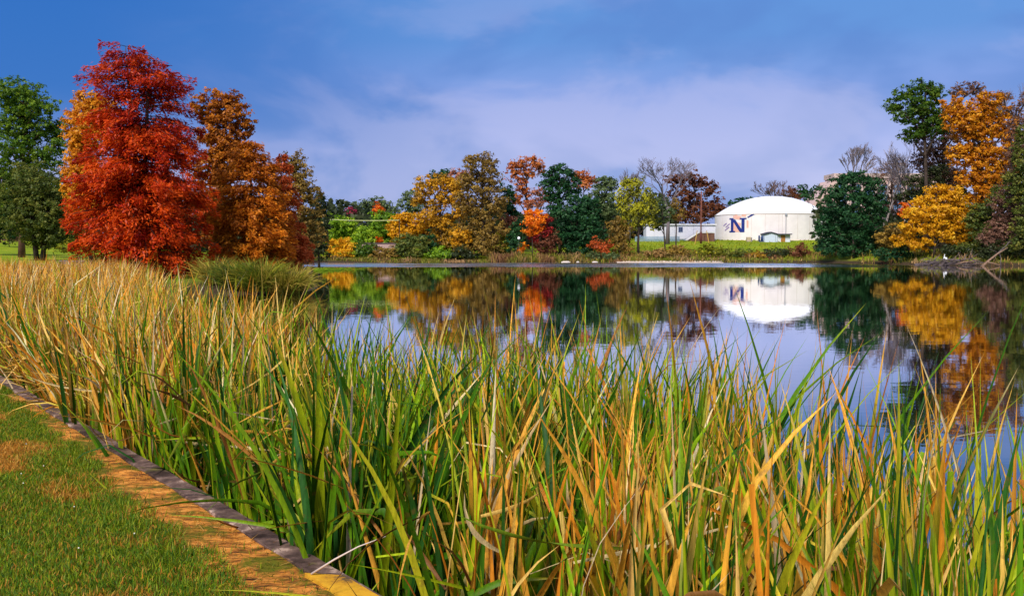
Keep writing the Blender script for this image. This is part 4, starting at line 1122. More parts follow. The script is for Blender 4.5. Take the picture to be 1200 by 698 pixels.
for args in (('tan and rust bush on the shore below the trailer end', 766, 178.6, 'straw', -.05, [(760, 299, 9, 5), (772, 297, 9, 6)]),
             ('brownish olive bush on the shore under the reddish pole, left half', 796, 179.2, 'brownolive', 0, [(788, 295, 10, 6), (802, 297, 10, 6), (795, 291, 8, 4)]),
             ('yellow green bush on the shore right of the reddish pole', 832, 179.0, 'greenyellow', -.15, [(824, 295, 9, 6), (838, 296, 10, 7), (831, 291, 8, 4)]),
             ('olive bush on the shore straight below the navy letter', 866, 178.8, 'olive', .1, [(858, 297, 10, 6), (872, 298, 10, 6)]),
             ('ochre bush on the shore below the tan cabinet', 886, 178.4, 'ochre', -.2, [(880, 300, 9, 5), (892, 299, 8, 5)]),
             ('dark olive bush on the shore below the shed', 912, 178.2, 'darkolive', .25, [(904, 296, 10, 7), (918, 297, 10, 7)]),
             ('reddish brown topped bush on the shore right of the shed', 938, 178.0, 'maroon', .1, [(932, 295, 9, 7), (944, 297, 9, 7), (938, 289, 5, 5)])):
    tree('bush', args[0], 'bush', args[1], args[2], args[5], args[3], 1.0, 2.1, 3.0, trunk_r=0.05, vshift=args[4])
tree('small_tree', 'small orange red tree at the upper left of the golden yellow one', 'tree', 1064, 166, [(1062, 243, 6, 6), (1068, 249, 5, 5), (1059, 252, 5, 4)], 'redorange', 1.2, 2.2, 3.0)
tree('bush', 'olive brown bush between the deep green and golden yellow trees', 'bush', 1048, 164, [(1046, 270, 12, 8), (1056, 278, 9, 7), (1042, 283, 12, 8), (1030, 278, 6, 7, .4)], 'brownolive', 1.05, 2.2, 3.2, trunk_r=0.08)
tree('bush', 'dark green waterside bush below the olive brown bush', 'bush', 1046, 161.5, [(1036, 298, 12, 7), (1052, 298, 12, 7), (1066, 300, 10, 5)], 'darkgreen', 1.05, 2.2, 3.2, trunk_r=0.07)
tree('broadleaf_tree', 'dark olive brown tree under the big orange tree', 'tree', 1158, 155.5,
     [(1148, 246, 14, 10), (1164, 240, 13, 10), (1140, 262, 13, 11), (1160, 264, 15, 12), (1150, 282, 16, 10), (1134, 288, 12, 8), (1172, 226, 10, 10)], 'olive', 0.95, 2.3, 3.4, thin=0.85, vshift=-0.05)
tree('broadleaf_tree', 'twiggy grey brown tree near the right edge', 'tree', 1184, 152, [(1178, 240, 14, 14), (1188, 256, 14, 14), (1172, 262, 13, 13), (1182, 276, 16, 11), (1194, 238, 11, 14), (1186, 215, 13, 17), (1192, 185, 12, 17), (1190, 150, 11, 17), (1160, 280, 14, 12)], 'mauve', 0.85, 2.1, 3.2, thin=0.9)
tree('broadleaf_tree', 'olive green tree cut off by the right edge', 'tree', 1212, 148, [(1202, 186, 17, 17), (1196, 208, 17, 17), (1202, 232, 19, 17), (1208, 258, 22, 19), (1200, 160, 11, 12), (1198, 280, 14, 14)], 'olive', 1.1, 2.4, 3.5, vshift=0.12)
tree('bush', 'dark bush overhanging the driftwood', 'bush', 1125, 157, [(1110, 292, 12, 6), (1126, 294, 13, 7), (1140, 297, 10, 6)], 'darkolive', 1.0, 2.2, 3.2, trunk_r=0.07)
tree('bush', 'dark green bush behind the fallen branches at the right edge', 'bush', 1178, 151, [(1158, 296, 12, 8), (1174, 292, 14, 9), (1192, 294, 13, 10), (1206, 298, 10, 8)], 'darkolive', 1.0, 2.2, 3.2, trunk_r=0.07, vshift=0.1)


# ---- far woods closing the view between the trunks, weeds along the far shore
def mass(name, label, cat, spans, pal_list, n, leafm, rng, zfun):
    allv = []
    VS = []; FS = []; AV = []; off = 0
    for (x0, x1, y0, y1, h) in spans:
        nn = int(n * (x1 - x0))
        x = rng.uniform(x0, x1, nn); y = rng.uniform(y0, y1, nn)
        top = h * (0.65 + 0.35 * noise2(x, y * 0.3, 0.35, 77)) 
        z = height(x, y) + zfun(rng, nn) * np.maximum(top, 0.3)
        C = np.stack([x, y, z], 1)
        v, f = leaf_quads(C, rng.normal(0, .6, (nn, 3)) + np.array([0, -.4, .5]), leafm * rng.uniform(.6, 1.4, nn), rng, 1.6)
        val = np.clip(0.5 + 0.25 * noise2(x, y, 0.5, 78) + rng.normal(0, .15, nn), 0, 1)
        VS.append(v); FS.append(f + off); AV.append(np.repeat(val, 4)); off += len(v)
    o = mesh_obj(name, np.concatenate(VS), np.concatenate(FS), LM(pal_list), None, {'v': ('FLOAT', np.concatenate(AV))})
    return tag(o, label, cat, kind='stuff')


rm = np.random.default_rng(99)
mass('far_woods', 'dark mass of woods behind the far bank trees', 'woods', [(-75, 20, 205, 225, 9.0), (20, 40, 240, 250, 12), (-110, -36, 160, 190, 10), (58, 110, 178, 195, 9.0)], 'darkolive', 150, 0.8, rm, lambda r, n: r.random(n) ** 0.9)


def weed_blades(n, spans, hgt, cols, rng, w=0.05):
    out = []
    for (x0, x1, ylo, yhi, hmul) in spans:
        m = int(n * (x1 - x0))
        x = rng.uniform(x0, x1, m); y = rng.uniform(ylo, yhi, m)
        sd = lake_sd(x, y); k = sd > -0.3; x, y = x[k], y[k]; m = len(x)
        B = np.stack([x, y, height(x, y) - 0.05], 1)
        pt = noise2(x, y, 0.5, 61)
        ci = np.clip(((pt + 1) / 2 * len(cols) + rng.normal(0, 0.7, m)).astype(int), 0, len(cols) - 1)
        c = np.array(cols)[ci] * rng.uniform(.7, 1.25, (m, 1))
        ln = hgt * hmul * rng.uniform(.4, 1.2, m) * (1 + 0.35 * noise2(x, y, 0.8, 62))
        out.append(blades(B, np.maximum(ln, .15), rng.uniform(.6, 1.4, m) * w, rng.uniform(0, 6.28, m), rng.uniform(0, .5, m), rng.uniform(0, .9, m), np.ones(m) * .5, np.zeros(m), np.stack([rng.normal(0, 1, m), np.zeros(m)], 1), c * .8, c, np.zeros(m), np.ones(m), 3, rng))
    return merge(out)


WC = [(0.26, 0.13, 0.06), (0.40, 0.26, 0.07), (0.16, 0.17, 0.02), (0.24, 0.25, 0.025), (0.30, 0.20, 0.05), (0.10, 0.10, 0.02), (0.45, 0.27, 0.12)]
wv, wf, wc = weed_blades(95, [(-36, -4, 176, 178, 0.45), (-4, 12, 176, 179, 1.1), (12, 24, 176, 180, 0.6), (24, 62, 174.5, 182, 0.6), (58, 90, 146, 172, 0.8)], 1.3, WC, np.random.default_rng(71), 0.14)
ws = mesh_obj('shore_weeds', wv, wf, GRASS_MAT, attrs={'tint': ('FLOAT_COLOR', wc)})
tag(ws, 'tangle of straw and olive weeds along the far shore', 'weeds', kind='stuff')
GC = [(0.20, 0.27, 0.010), (0.28, 0.33, 0.012), (0.36, 0.34, 0.015), (0.24, 0.30, 0.010)]
bv, bf, bc = weed_blades(110, [(16, 66, 180, 236, 1.0)], 0.35, GC, np.random.default_rng(72), 0.16)
bg = mesh_obj('bank_grass', bv, bf, GRASS_MAT, attrs={'tint': ('FLOAT_COLOR', bc)})
tag(bg, 'bright yellow green grass on the bank below the dome', 'grass', kind='stuff')


# tussocks at the foot of the cypresses
def tussock(label, px, D, rpx, hpx, cols, n, seed):
    rng = np.random.default_rng(seed); k = mpx(D)
    bx = (px - 600) / F * D; bz = max(hz(bx, D), -0.05) - 0.05
    root = empty('grass_tussock', (bx, D, bz)); tag(root, label, 'tussock')
    rad = rng.random(n) ** 0.5 * rpx * k * 0.62; a = rng.uniform(0, 6.28, n)
    B = np.stack([rad * np.cos(a), rad * np.sin(a), np.zeros(n)], 1)
    c = np.array(cols)[rng.integers(0, len(cols), n)] * rng.uniform(.7, 1.25, (n, 1))
    L = hpx * k * rng.uniform(.5, 1.4, n)
    v, f, cc = blades(B, L, rng.uniform(.025, .06, n), a + rng.normal(0, .5, n), rng.uniform(0, .75, n) + rad / (rpx * k) * .2, rng.uniform(.4, 1.7, n), np.ones(n) * .5, np.zeros(n), np.stack([rng.normal(0, .8, n), rng.normal(0, .5, n)], 1), c * .75, c * 1.2, np.full(n, .2), np.ones(n) * .6, 6, rng)
    mesh_obj('leaf_tuft', v, f, GRASS_MAT, root, {'tint': ('FLOAT_COLOR', cc)}, smooth=True)
    # a woody crown at the base
    bm = bmesh.new(); bmesh.ops.create_icosphere(bm, subdivisions=2, radius=1)
    for vv in bm.verts: vv.co = Vector((vv.co.x * rpx * k * .5, vv.co.y * rpx * k * .5, vv.co.z * hpx * k * .16)) * random.uniform(.9, 1.1)
    me = bpy.data.meshes.new('root_mat'); bm.to_mesh(me); bm.free(); me.materials.append(BARK)
    o = bpy.data.objects.new('root_mat', me); COL.objects.link(o); o.parent = root


TG = [(0.13, 0.18, 0.012), (0.24, 0.25, 0.018), (0.42, 0.34, 0.04), (0.09, 0.13, 0.014)]
TY = [(0.30, 0.25, 0.03), (0.42, 0.32, 0.05), (0.16, 0.17, 0.015), (0.50, 0.36, 0.06)]
TD = [(0.04, 0.085, 0.012), (0.09, 0.13, 0.014), (0.22, 0.21, 0.02)]
tussock('yellow green tussock at the right end of the left bank, under the russet cypress', 335, 58.6, 26, 34, TY, 1300, 1)
tussock('olive tussock in the middle of the row at the cypress feet', 305, 58.4, 24, 36, TG, 1300, 2)
tussock('dark green tussock under the golden cypress, left in the row', 278, 59.0, 20, 34, TD, 1000, 3)
tussock('straw yellow tussock beside the trunk between red and golden cypress', 252, 60.5, 16, 30, TY, 700, 4)

# floating pads off the left bank
rl = np.random.default_rng(8); nl = 900
lx = rl.normal(-22.2, 1.5, nl); ly = rl.normal(119, 5, nl); kk = lake_sd(lx, ly) < -0.2; lx, ly = lx[kk], ly[kk]; nl = len(lx)
th = np.linspace(0, 2 * math.pi, 7)[:-1]
lr = rl.uniform(.10, .26, nl)
lz = np.where(rl.random(nl) < .4, rl.uniform(.02, .22, nl), .012)
LV = np.stack([lx[:, None] + np.cos(th) * lr[:, None], ly[:, None] + np.sin(th) * lr[:, None], lz[:, None] + rl.uniform(0, .05, (nl, 6))], -1).reshape(-1, 3)
lp_ = mesh_obj('lily_pads', LV, np.arange(nl * 6).reshape(-1, 6), LM('lime'), None, {'v': ('FLOAT', np.repeat(rl.uniform(.3, .9, nl), 6))})
tag(lp_, 'patch of bright green floating pads off the left bank', 'lily pads', kind='stuff')

# pale sandy strip at the far waterline
def sand_strip(x0, x1, name):
    xs = np.linspace(x0, x1, 60); v = []; f = []
    for x in xs:
        y0_ = float(np.interp(x, [p[0] for p in LAKE[18:26]], [p[1] for p in LAKE[18:26]]))
        e = 0.3 + 0.55 * math.sin(x * 0.9) + 0.45 * math.sin(x * 2.7) + 0.3 * math.sin(x * 6.1)
        v += [(x, y0_ - 1.1 - e, 0.02), (x, y0_ - 0.5, 0.10), (x, y0_ + 1.0, 0.36)]
    for i in range(59):
        for k in range(2): f.append((i * 3 + k, i * 3 + 3 + k, i * 3 + 4 + k, i * 3 + 1 + k))
    o = mesh_obj(name, v, f, plain('pale_sand', (0.56, 0.45, 0.38), 0.95, 0.25, 1.5, 0.3), smooth=True)
    return tag(o, kind='structure')
sand_strip(18.5, 37, 'sand_strip')
# pale stones by the far waterline
STONE = plain('pale_stone', (0.60, 0.52, 0.46), 0.9, 0.2, 3.0, 0.4)
for (px, wpx, hpx_, lab) in ((663, 11, 3, 'long flat pale stone at the far waterline under the deep green tree'), (677, 4, 2.5, 'small rounded pale stone right of the long flat one'), (697, 7, 2.5, 'pale stone at the waterline below the rust and yellow bush')):
    D = 176.0; x = (px - 600) / F * D
    bm = bmesh.new(); bmesh.ops.create_icosphere(bm, subdivisions=2, radius=1)
    for vv in bm.verts:
        vv.co = Vector((vv.co.x * wpx * mpx(D) / 2, vv.co.y * 0.5, vv.co.z * hpx_ * mpx(D) / 2)) * random.uniform(.88, 1.1)
    me = bpy.data.meshes.new('shore_stone'); bm.to_mesh(me); bm.free(); me.materials.append(STONE)
    o = bpy.data.objects.new('shore_stone', me); COL.objects.link(o); o.location = (x, D - 0.2, 0.12); tag(o, lab, 'stone')

# ------------------------------------------------------------------ the dome
W_DOME = plain('dome_wall_white', (0.74, 0.69, 0.69), 0.8, 0.09, 0.45)
W_ROOF = plain('dome_roof_white', (0.80, 0.80, 0.82), 0.6, 0.03, 0.2)
SEAM = plain('seam_beige', (0.55, 0.48, 0.44), 0.8, 0.05)
NAVY = plain('navy_paint', (0.012, 0.028, 0.20), 0.6, 0.1, 2)
SALMON = plain('salmon_paint', (0.74, 0.42, 0.34), 0.7, 0.15, 1.2)
LAV = plain('violet_paint', (0.28, 0.20, 0.42), 0.7, 0.1, 2)
STEEL = plain('grey_steel', (0.35, 0.36, 0.40), 0.5, 0.1)
DD = 236.0
RD = 13.1
dc = Vector(((903 - 600) / F * DD, DD + 0.0, 0)); dc.z = hz(dc.x, dc.y - RD) - 0.15
dome = empty('dome', dc); tag(dome, 'large round white building with shallow domed roof and a navy N on its wall', 'dome')
zw = P(903, 250, DD - RD).z - dc.z            # top of the wall
zr = P(903, 230, DD).z - dc.z                 # crown of the roof
def lathe(prof, n=96):
    v = []; f = []
    for r, z in prof:
        for i in range(n):
            a = 2 * math.pi * i / n; v.append((r * math.cos(a), r * math.sin(a), z))
    for j in range(len(prof) - 1):
        for i in range(n):
            i2 = (i + 1) % n; f.append((j * n + i, j * n + i2, (j + 1) * n + i2, (j + 1) * n + i))
    return v, f
v, f = lathe([(RD, -0.6), (RD, zw * 0.5), (RD, zw)]); mesh_obj('wall', v, f, W_DOME, dome, smooth=True)
prof = [(RD, zw + 0.002)]
for i in range(1, 17):
    q_ = 1 - i / 16
    r = max(0.02, RD * q_)
    prof.append((r, zw + (zr - zw) * (1 - q_ ** 2.15)))
v, f = lathe(prof); mesh_obj('roof', v, f, W_ROOF, dome, smooth=True)
v, f = lathe([(RD + .02, zw - .16), (RD + .07, zw - .13), (RD + .07, zw + .02), (RD + .02, zw + .05)]); mesh_obj('seam_band', v, f, SEAM, dome, smooth=True)
v, f = lathe([(RD + .03, -0.3), (RD + .12, -0.3), (RD + .12, .35), (RD + .02, .38)]); mesh_obj('plinth', v, f, plain('plinth_cream', (0.62, 0.52, 0.40), .9), dome, smooth=True)
def cyl(px_, rr=RD):
    """angle on the dome wall under photo column px"""
    best = min(range(-890, 891), key=lambda q: abs((dc.x + RD * math.sin(R(q / 10))) / (DD - RD * math.cos(R(q / 10))) * F + 600 - px_))
    return R(best / 10)
def onwall(a, z, r): return (r * math.sin(a), -r * math.cos(a), z)
mbp = MB()
a0 = cyl(920); mbp.tube([onwall(a0, .1, RD + .14), onwall(a0, zw * .5, RD + .14), onwall(a0, zw - .1, RD + .14)], [.07, .07, .07], 6); mbp.build('drain_pipe', STEEL, dome)
hb = MB(); x_, y_, z_ = onwall(a0, zw - .45, RD + .2); hb.box(x_ - .22, x_ + .22, y_ - .14, y_ + .1, z_, z_ + .5); hb.build('pipe_hopper', STEEL, dome)
for pxs in (846, 880, 896, 912, 916, 934, 948):
    s_ = MB(); a1 = cyl(pxs); s_.tube([onwall(a1, .5, RD + .01), onwall(a1, zw - .2, RD + .01)], [.03, .03], 4); s_.build('panel_joint', SEAM, dome)
# door-like dark frame at the far right of the wall
fr_ = MB(); a1 = cyl(957); p_ = onwall(a1, 0, RD + .03)
for dz0, dz1 in ((2.2, 4.2),):
    q = []
    for aa, zz in ((a1 - .03, dz0), (a1 + .03, dz0), (a1 + .03, dz1), (a1 - .03, dz1)): q.append(onwall(aa, zz, RD + .04))
    fr_.add(q, [(0, 1, 2, 3)])
fr_.build('wall_vent', STEEL, dome)

# emblem: patches painted on the wall, curved with it
def patch(mb, quad, r, nx=6, ny=3):
    """quad: 4 corners (u metres along the wall, z)"""
    v = []; f = []
    for j in range(ny + 1):
        for i in range(nx + 1):
            s, t = i / nx, j / ny
            u = (quad[0][0] * (1 - s) + quad[1][0] * s) * (1 - t) + (quad[3][0] * (1 - s) + quad[2][0] * s) * t
            z = (quad[0][1] * (1 - s) + quad[1][1] * s) * (1 - t) + (quad[3][1] * (1 - s) + quad[2][1] * s) * t
            v.append(onwall(u / RD, z, r))
    for j in range(ny):
        for i in range(nx): f.append((j * (nx + 1) + i, j * (nx + 1) + i + 1, (j + 1) * (nx + 1) + i + 1, (j + 1) * (nx + 1) + i))
    mb.add(v, f)
aN = cyl(863.5); uN = aN * RD
z0N = P(863, 272, DD - 10).z - dc.z; z1N = P(863, 255.2, DD - 10).z - dc.z
wN = 16.0 * mpx(DD - 10) / math.cos(aN); hN = z1N - z0N
def U(u, v): return (uN + (u - 0.5) * wN, z0N + v * hN)
def rect(mb, u0, v0, u1, v1, r): patch(mb, [U(u0, v0), U(u1, v0), U(u1, v1), U(u0, v1)], r)
em = MB()
# painted letter N with slab serifs
r0 = RD + .055
rect(em, .10, .10, .27, .90, r0); rect(em, .73, .10, .90, .90, r0)
rect(em, .0, .0, .37, .10, r0); rect(em, .0, .90, .27, 1.0, r0); rect(em, .63, .90, 1.0, 1.0, r0)
patch(em, [U(.66, .0), U(.90, .0), U(.90, .10), U(.60, .10)], r0)
patch(em, [U(.60, .1), U(.73, .1), U(.27, .90), U(.27, .72)], r0 + .004)
patch(em, [U(.27, .90), U(.73, .10), U(.73, .24), U(.37, .90)], r0 + .006)
em.build('letter_n', NAVY, dome)
sm = MB(); rs = RD + .03
patch(sm, [U(.28, .02), U(.60, .02), U(.70, .62), U(.20, .80)], rs)
patch(sm, [U(.28, .96), U(.70, .86), U(.72, 1.14), U(.22, 1.18)], rs + .004)
patch(sm, [U(.32, 1.16), U(.50, 1.12), U(.48, 1.30), U(.36, 1.30)], rs + .006)
patch(sm, [U(.72, 1.10), U(.95, 1.06), U(.98, 1.22), U(.76, 1.28)], rs + .008)
patch(sm, [U(1.0, .30), U(1.10, .30), U(1.10, .80), U(1.0, .86)], rs + .01)
sm.build('emblem_patch', SALMON, dome)
bl = MB()
patch(bl, [U(1.02, 1.04), U(1.08, .98), U(1.40, 1.22), U(1.34, 1.32)], rs + .02)
bl.build('emblem_bar', NAVY, dome)
vl = MB()
patch(vl, [U(-.48, .50), U(-.44, .44), U(-.18, .62), U(-.22, .68)], rs + .012)
patch(vl, [U(-.30, .38), U(-.24, .34), U(.04, .58), U(0, .64)], rs + .014)
patch(vl, [U(-.36, .16), U(-.30, .12), U(.02, .36), U(-.04, .42)], rs + .016)
vl.build('emblem_stroke', LAV, dome)

# shed before the dome
SHED = plain('shed_blue_white', (0.52, 0.60, 0.74), .7, .06)
DKROOF = plain('dark_shingle', (0.035, 0.04, 0.07), .8, .2)
WOODD = plain('door_wood', (0.36, 0.16, 0.035), .7, .2, 4)
DS = 219.0
sx = (903.0 - 600) / F * DS; sz = hz(sx, DS) - .05
shed = empty('shed', (sx, DS, sz)); tag(shed, 'small pale blue gabled shed with lean-to and brown door, in front of the dome', 'shed')
k = mpx(DS)
hgt = (282 - 272.3) * k + .1
s = MB(); s.prism([(-7.5 * k, 0), (7.5 * k, 0), (7.5 * k, hgt * .93), (0, hgt + .15), (-7.5 * k, hgt * .93)], 0, 3.2); s.build('wall', SHED, shed)
rf = MB()
rf.prism([(-8.2 * k, hgt * .93 - .12), (0, hgt + .18), (8.2 * k, hgt * .93 - .12), (8.2 * k, hgt * .93 + .12), (0, hgt + .42), (-8.2 * k, hgt * .93 + .12)], -.25, 3.4); rf.build('roof', DKROOF, shed)
ln = MB(); ln.box(7.6 * k, 23 * k, 0.3, 3.0, 0, hgt * .86); ln.build('lean_to', plain('lean_to_white', (0.62, 0.66, 0.76), .7), shed)
lr_ = MB(); lr_.box(7.8 * k, 24 * k, -.5, 3.2, hgt * .87, hgt * .87 + .22); lr_.build('lean_to_roof', DKROOF, shed)
dr = MB(); dr.box(12 * k, 17.0 * k, .22, .296, .05, hgt * .80); door = dr.build('door', WOODD, shed)
dh = MB(); dh.box(12.5 * k, 12.9 * k, .12, .215, hgt * .38, hgt * .45); dh.build('handle', STEEL, door)
for xx in (5.0,):
    jn = MB(); jn.box(xx * k, (xx + .5) * k, -.02, -.004, .1, hgt * .8); jn.build('door_joint', STEEL, shed)
# tan cabinet
bx = (878 - 600) / F * 221; bz = hz(bx, 221) - .05
cab = empty('utility_cabinet', (bx, 221, bz)); tag(cab, 'tan square utility cabinet against the dome wall', 'cabinet')
kk = mpx(221); m_ = MB(); m_.box(-3 * kk, 1.6 * kk, 0, .9, .1, 5.6 * kk); m_.build('housing', plain('tan_metal', (0.45, 0.36, 0.26), .6), cab)
m_ = MB(); m_.box(1.62 * kk, 3 * kk, .1, .8, .1, 4.9 * kk); m_.build('side_box', plain('grey_metal', (0.18, 0.18, 0.20), .6), cab)
m_ = MB(); m_.box(-3.3 * kk, 3.2 * kk, -.1, 1.0, -.1, .098); m_.build('base', plain('base_concrete', (0.4, 0.36, 0.32), .9), cab)
# dark blue tanks
bx = (892 - 600) / F * 220; bz = hz(bx, 220) - .05
tk = empty('pump_unit', (bx, 220, bz)); tag(tk, 'dark blue pump unit with two upright tanks left of the shed', 'pump unit')
kk = mpx(220); BLUE = plain('blue_metal', (0.02, 0.05, 0.15), .5, .2)
m_ = MB(); m_.tube([(-2.2 * kk, .5, 0.0), (-2.2 * kk, .5, 7.0 * kk), (-2.2 * kk, .5, 8.0 * kk)], [1.0 * kk, 1.0 * kk, .4 * kk], 10); m_.build('tall_tank', BLUE, tk, True)
m_ = MB(); m_.tube([(1.2 * kk, .5, 1.6 * kk), (1.2 * kk, .5, 6.0 * kk), (1.2 * kk, .5, 7.2 * kk)], [1.6 * kk, 1.7 * kk, .6 * kk], 10); m_.build('round_tank', BLUE, tk, True)
m_ = MB(); m_.box(-3.4 * kk, 4.5 * kk, -.3, 1.2, -.1, 1.5 * kk); m_.build('skid', BLUE, tk)

# ------------------------------------------------------------------ white trailer with ramp
TW = plain('trailer_white', (0.66, 0.66, 0.76), .6, .05, .6)
DT = 226.0; k = mpx(DT)
tx = (757 - 600) / F * DT; tz = hz(tx + 8, DT) - .1
tr_ = empty('trailer_building', (tx, DT, tz)); tag(tr_, 'long low white trailer building between the willow and the dome', 'trailer')
zt_ = P(780, 263, DT).z - tz; z0_ = P(780, 281.5, DT).z - tz
m_ = MB(); m_.box(0, 81 * k, 0, 5, max(.45, z0_ * .2), zt_ * .965); m_.build('wall', TW, tr_)
m_ = MB(); m_.box(-.2, 81.8 * k, -.35, 5.3, zt_ * .968, zt_ * 1.03); m_.build('roof', plain('trailer_roof', (0.78, 0.78, 0.84), .5), tr_)
m_ = MB(); m_.box(.05, 80.8 * k, .1, 4.9, -.2, max(.44, z0_ * .2) - .004); m_.build('skirt', plain('skirt_blue', (0.24, 0.32, 0.42), .8), tr_)
wn = MB(); wn.box(38.0 * k, 42.2 * k, -.06, -.004, zt_ * .56, zt_ * .82); win = wn.build('window', plain('window_glass', (0.03, 0.05, 0.12), .15, .1, 1, 0, .6), tr_)
wf_ = MB()
for a, b, c, d in ((37.6, 42.6, .82, .845), (37.6, 42.6, .535, .56), (37.6, 38.0, .56, .82), (42.2, 42.6, .56, .82), (40.0, 40.25, .56, .82)): wf_.box(a * k, b * k, -.10, -.003, zt_ * c, zt_ * d)
wf_.build('frame', plain('frame_blue', (.2, .25, .4), .5), win)
for xx in (9, 20, 33.5, 55, 66):
    j_ = MB(); j_.box(xx * k, xx * k + .06, -.03, -.003, .5, zt_ * .95); j_.build('panel_joint', plain('joint_grey', (.42, .42, .50), .7) if xx == 9 else bpy.data.materials['joint_grey'], tr_)
# brown stair roof / ramp at the right end
RB = plain('ramp_brown', (0.16, 0.075, 0.055), .8, .25, 2)
rx0 = (805 - 600) / F * (DT - 3); rp_ = empty('ramp', (rx0, DT - 3, hz(rx0 + 3, DT - 3) - .1)); tag(rp_, 'brown boarded ramp with sloping white rail beside the trailer door', 'ramp')
k2 = mpx(DT - 3)
m_ = MB(); m_.prism([(0, 0), (32 * k2, 0), (32 * k2, 10.2 * k2), (14 * k2, 10.2 * k2), (0, .9 * k2)], 0, 2.0); m_.build('boarding', RB, rp_)
m_ = MB(); m_.prism([(-.5 * k2, 1.2 * k2), (14 * k2, 10.5 * k2), (32.5 * k2, 10.5 * k2), (32.5 * k2, 11.4 * k2), (13.6 * k2, 11.4 * k2), (-.9 * k2, 2.0 * k2)], -.15, 2.1); m_.build('rail', plain('rail_white', (.70, .68, .68), .6), rp_)
for xx, hh in ((8, 4.6), (20, 9.5), (26, 9.5)):
    m_ = MB(); m_.box(xx * k2, xx * k2 + .12, -.10, -.004, 0, hh * k2); m_.build('post', BARK_RED, rp_)
# low blue fence before the trailer
FB = plain('fence_blue_grey', (0.22, 0.33, 0.46), .7, .1)
DF = 222.0; k = mpx(DF); fx = (744 - 600) / F * DF
fe = empty('fence', (fx, DF, hz(fx + 4, DF) - .1)); tag(fe, 'low blue grey picket fence in front of the trailer', 'fence')
pk = MB()
for i in range(48): pk.box(i * .205, i * .205 + .12, 0, .04, .1, 1.25 + .03 * math.sin(i * 2.1))
pk.build('pickets', FB, fe)
m_ = MB(); m_.box(0, 9.9, .045, .10, .95, 1.05); m_.build('top_rail', FB, fe)
for i in range(5):
    m_ = MB(); m_.box(i * 2.45, i * 2.45 + .1, .105, .2, -.2, 1.3); m_.build('fence_post', FB, fe)
# utility pole and its two slanting yellow stakes
DP = 214.0
px0 = (821 - 600) / F * DP; pz = hz(px0, DP) - .1; ph = P(821, 224, DP).z - pz
up = empty('utility_pole', (px0, DP, pz)); tag(up, 'tall thin reddish wooden utility pole before the ramp', 'pole')
m_ = MB(); m_.tube([(0, 0, 0), (0, 0, ph)], [.16, .10], 8); m_.build('shaft', plain('pole_red_brown', (0.20, 0.07, 0.05), .9, .2), up, True)
m_ = MB(); m_.box(-.7, .7, -.06, .06, ph * .965, ph * .975); m_.build('crossarm', BARK_RED, up)
m_ = MB(); m_.tube([(0, 0, -.02), (0, 0, 2.6)], [.23, .22], 8); m_.build('base_sleeve', plain('sleeve_dark_red', (0.10, 0.025, 0.022), .8), up, True)
YL = plain('stake_yellow', (0.55, 0.33, 0.07), .7)
for (pa, pb, lab) in ((814.5, 817, 'yellow slanting stake left of the reddish pole'), (831, 828, 'yellow slanting stake right of the reddish pole')):
    D = 213.0; A = P(pa, 282, D); A.z = hz(A.x, D) - .05; Bp = P(pb, 270, D)
    m_ = MB(); m_.tube([(0, 0, 0), (Bp.x - A.x, 0, Bp.z - A.z)], [.09, .07], 6)
    o = m_.build('guy_stake', YL); o.location = A; tag(o, lab, 'stake')

# ------------------------------------------------------------------ pink arena behind the right bank trees
PK = plain('arena_pink', (0.50, 0.35, 0.33), .85, .08, .2)
PR = plain('arena_roof_pink', (0.55, 0.38, 0.36), .85, .08, .3)
GL = plain('arena_glass', (0.10, 0.20, 0.38), .2, .1, .5, 0, .6)
DA = 305.0; k = mpx(DA); ax_ = (976 - 600) / F * DA; az_ = hz(ax_, DA)
ar = empty('arena', (ax_, DA, az_)); tag(ar, 'large pale pink arena building mostly hidden behind the right bank trees', 'building')
zt_ = P(976, 209, DA).z - az_
m_ = MB(); m_.box(0, 150 * k, 0, 9, -1, zt_); m_.build('wall', PK, ar)
m_ = MB(); m_.box(-.3, 150.3 * k, -.5, 9.4, zt_ + .003, zt_ + 1.5); m_.build('roof_edge', plain('arena_trim', (0.54, 0.40, 0.38), .8), ar)
for i in range(9):
    x0_ = (5 + i * 16) * k
    m_ = MB(); m_.box(x0_, x0_ + 9 * k, -.15, -.004, zt_ * .12, zt_ * .90); w_ = m_.build('window', GL, ar)
    m_ = MB(); m_.box(x0_ + 9.2 * k, x0_ + 11.5 * k, -1.0, -.006, 0, zt_ * .98); m_.build('pier', bpy.data.materials['arena_trim'], ar)
zl = P(945, 252, DA - 12).z - az_
m_ = MB(); m_.prism([(-45 * k, -1), (0, -1), (-.01, zt_ * .96), (-1.5, zt_ * .96), (-45 * k, zl * .70)], -3, 9); m_.build('sloping_wing', PR, ar)
# little white house seen between trunks
DH = 196.0; k = mpx(DH); hx = (1049 - 600) / F * DH
ho = empty('house', (hx, DH, hz(hx, DH) - .1)); tag(ho, 'small white house glimpsed between the deep green tree and the yellow one', 'house')
zh = P(1049, 250, DH).z - hz(hx, DH)
m_ = MB(); m_.box(-7 * k, 9 * k, 0, 5, -.3, zh * .86); m_.build('wall', plain('house_white', (.72, .70, .78), .7), ho)
m_ = MB(); m_.prism([(-8 * k, zh * .862), (10 * k, zh * .862), (1 * k, zh * 1.15)], -.3, 5.3); m_.build('roof', plain('house_roof', (.40, .30, .30), .8), ho)
m_ = MB(); m_.box(-1 * k, 2 * k, -.06, -.004, zh * .3, zh * .6); m_.build('window', GL, ho)

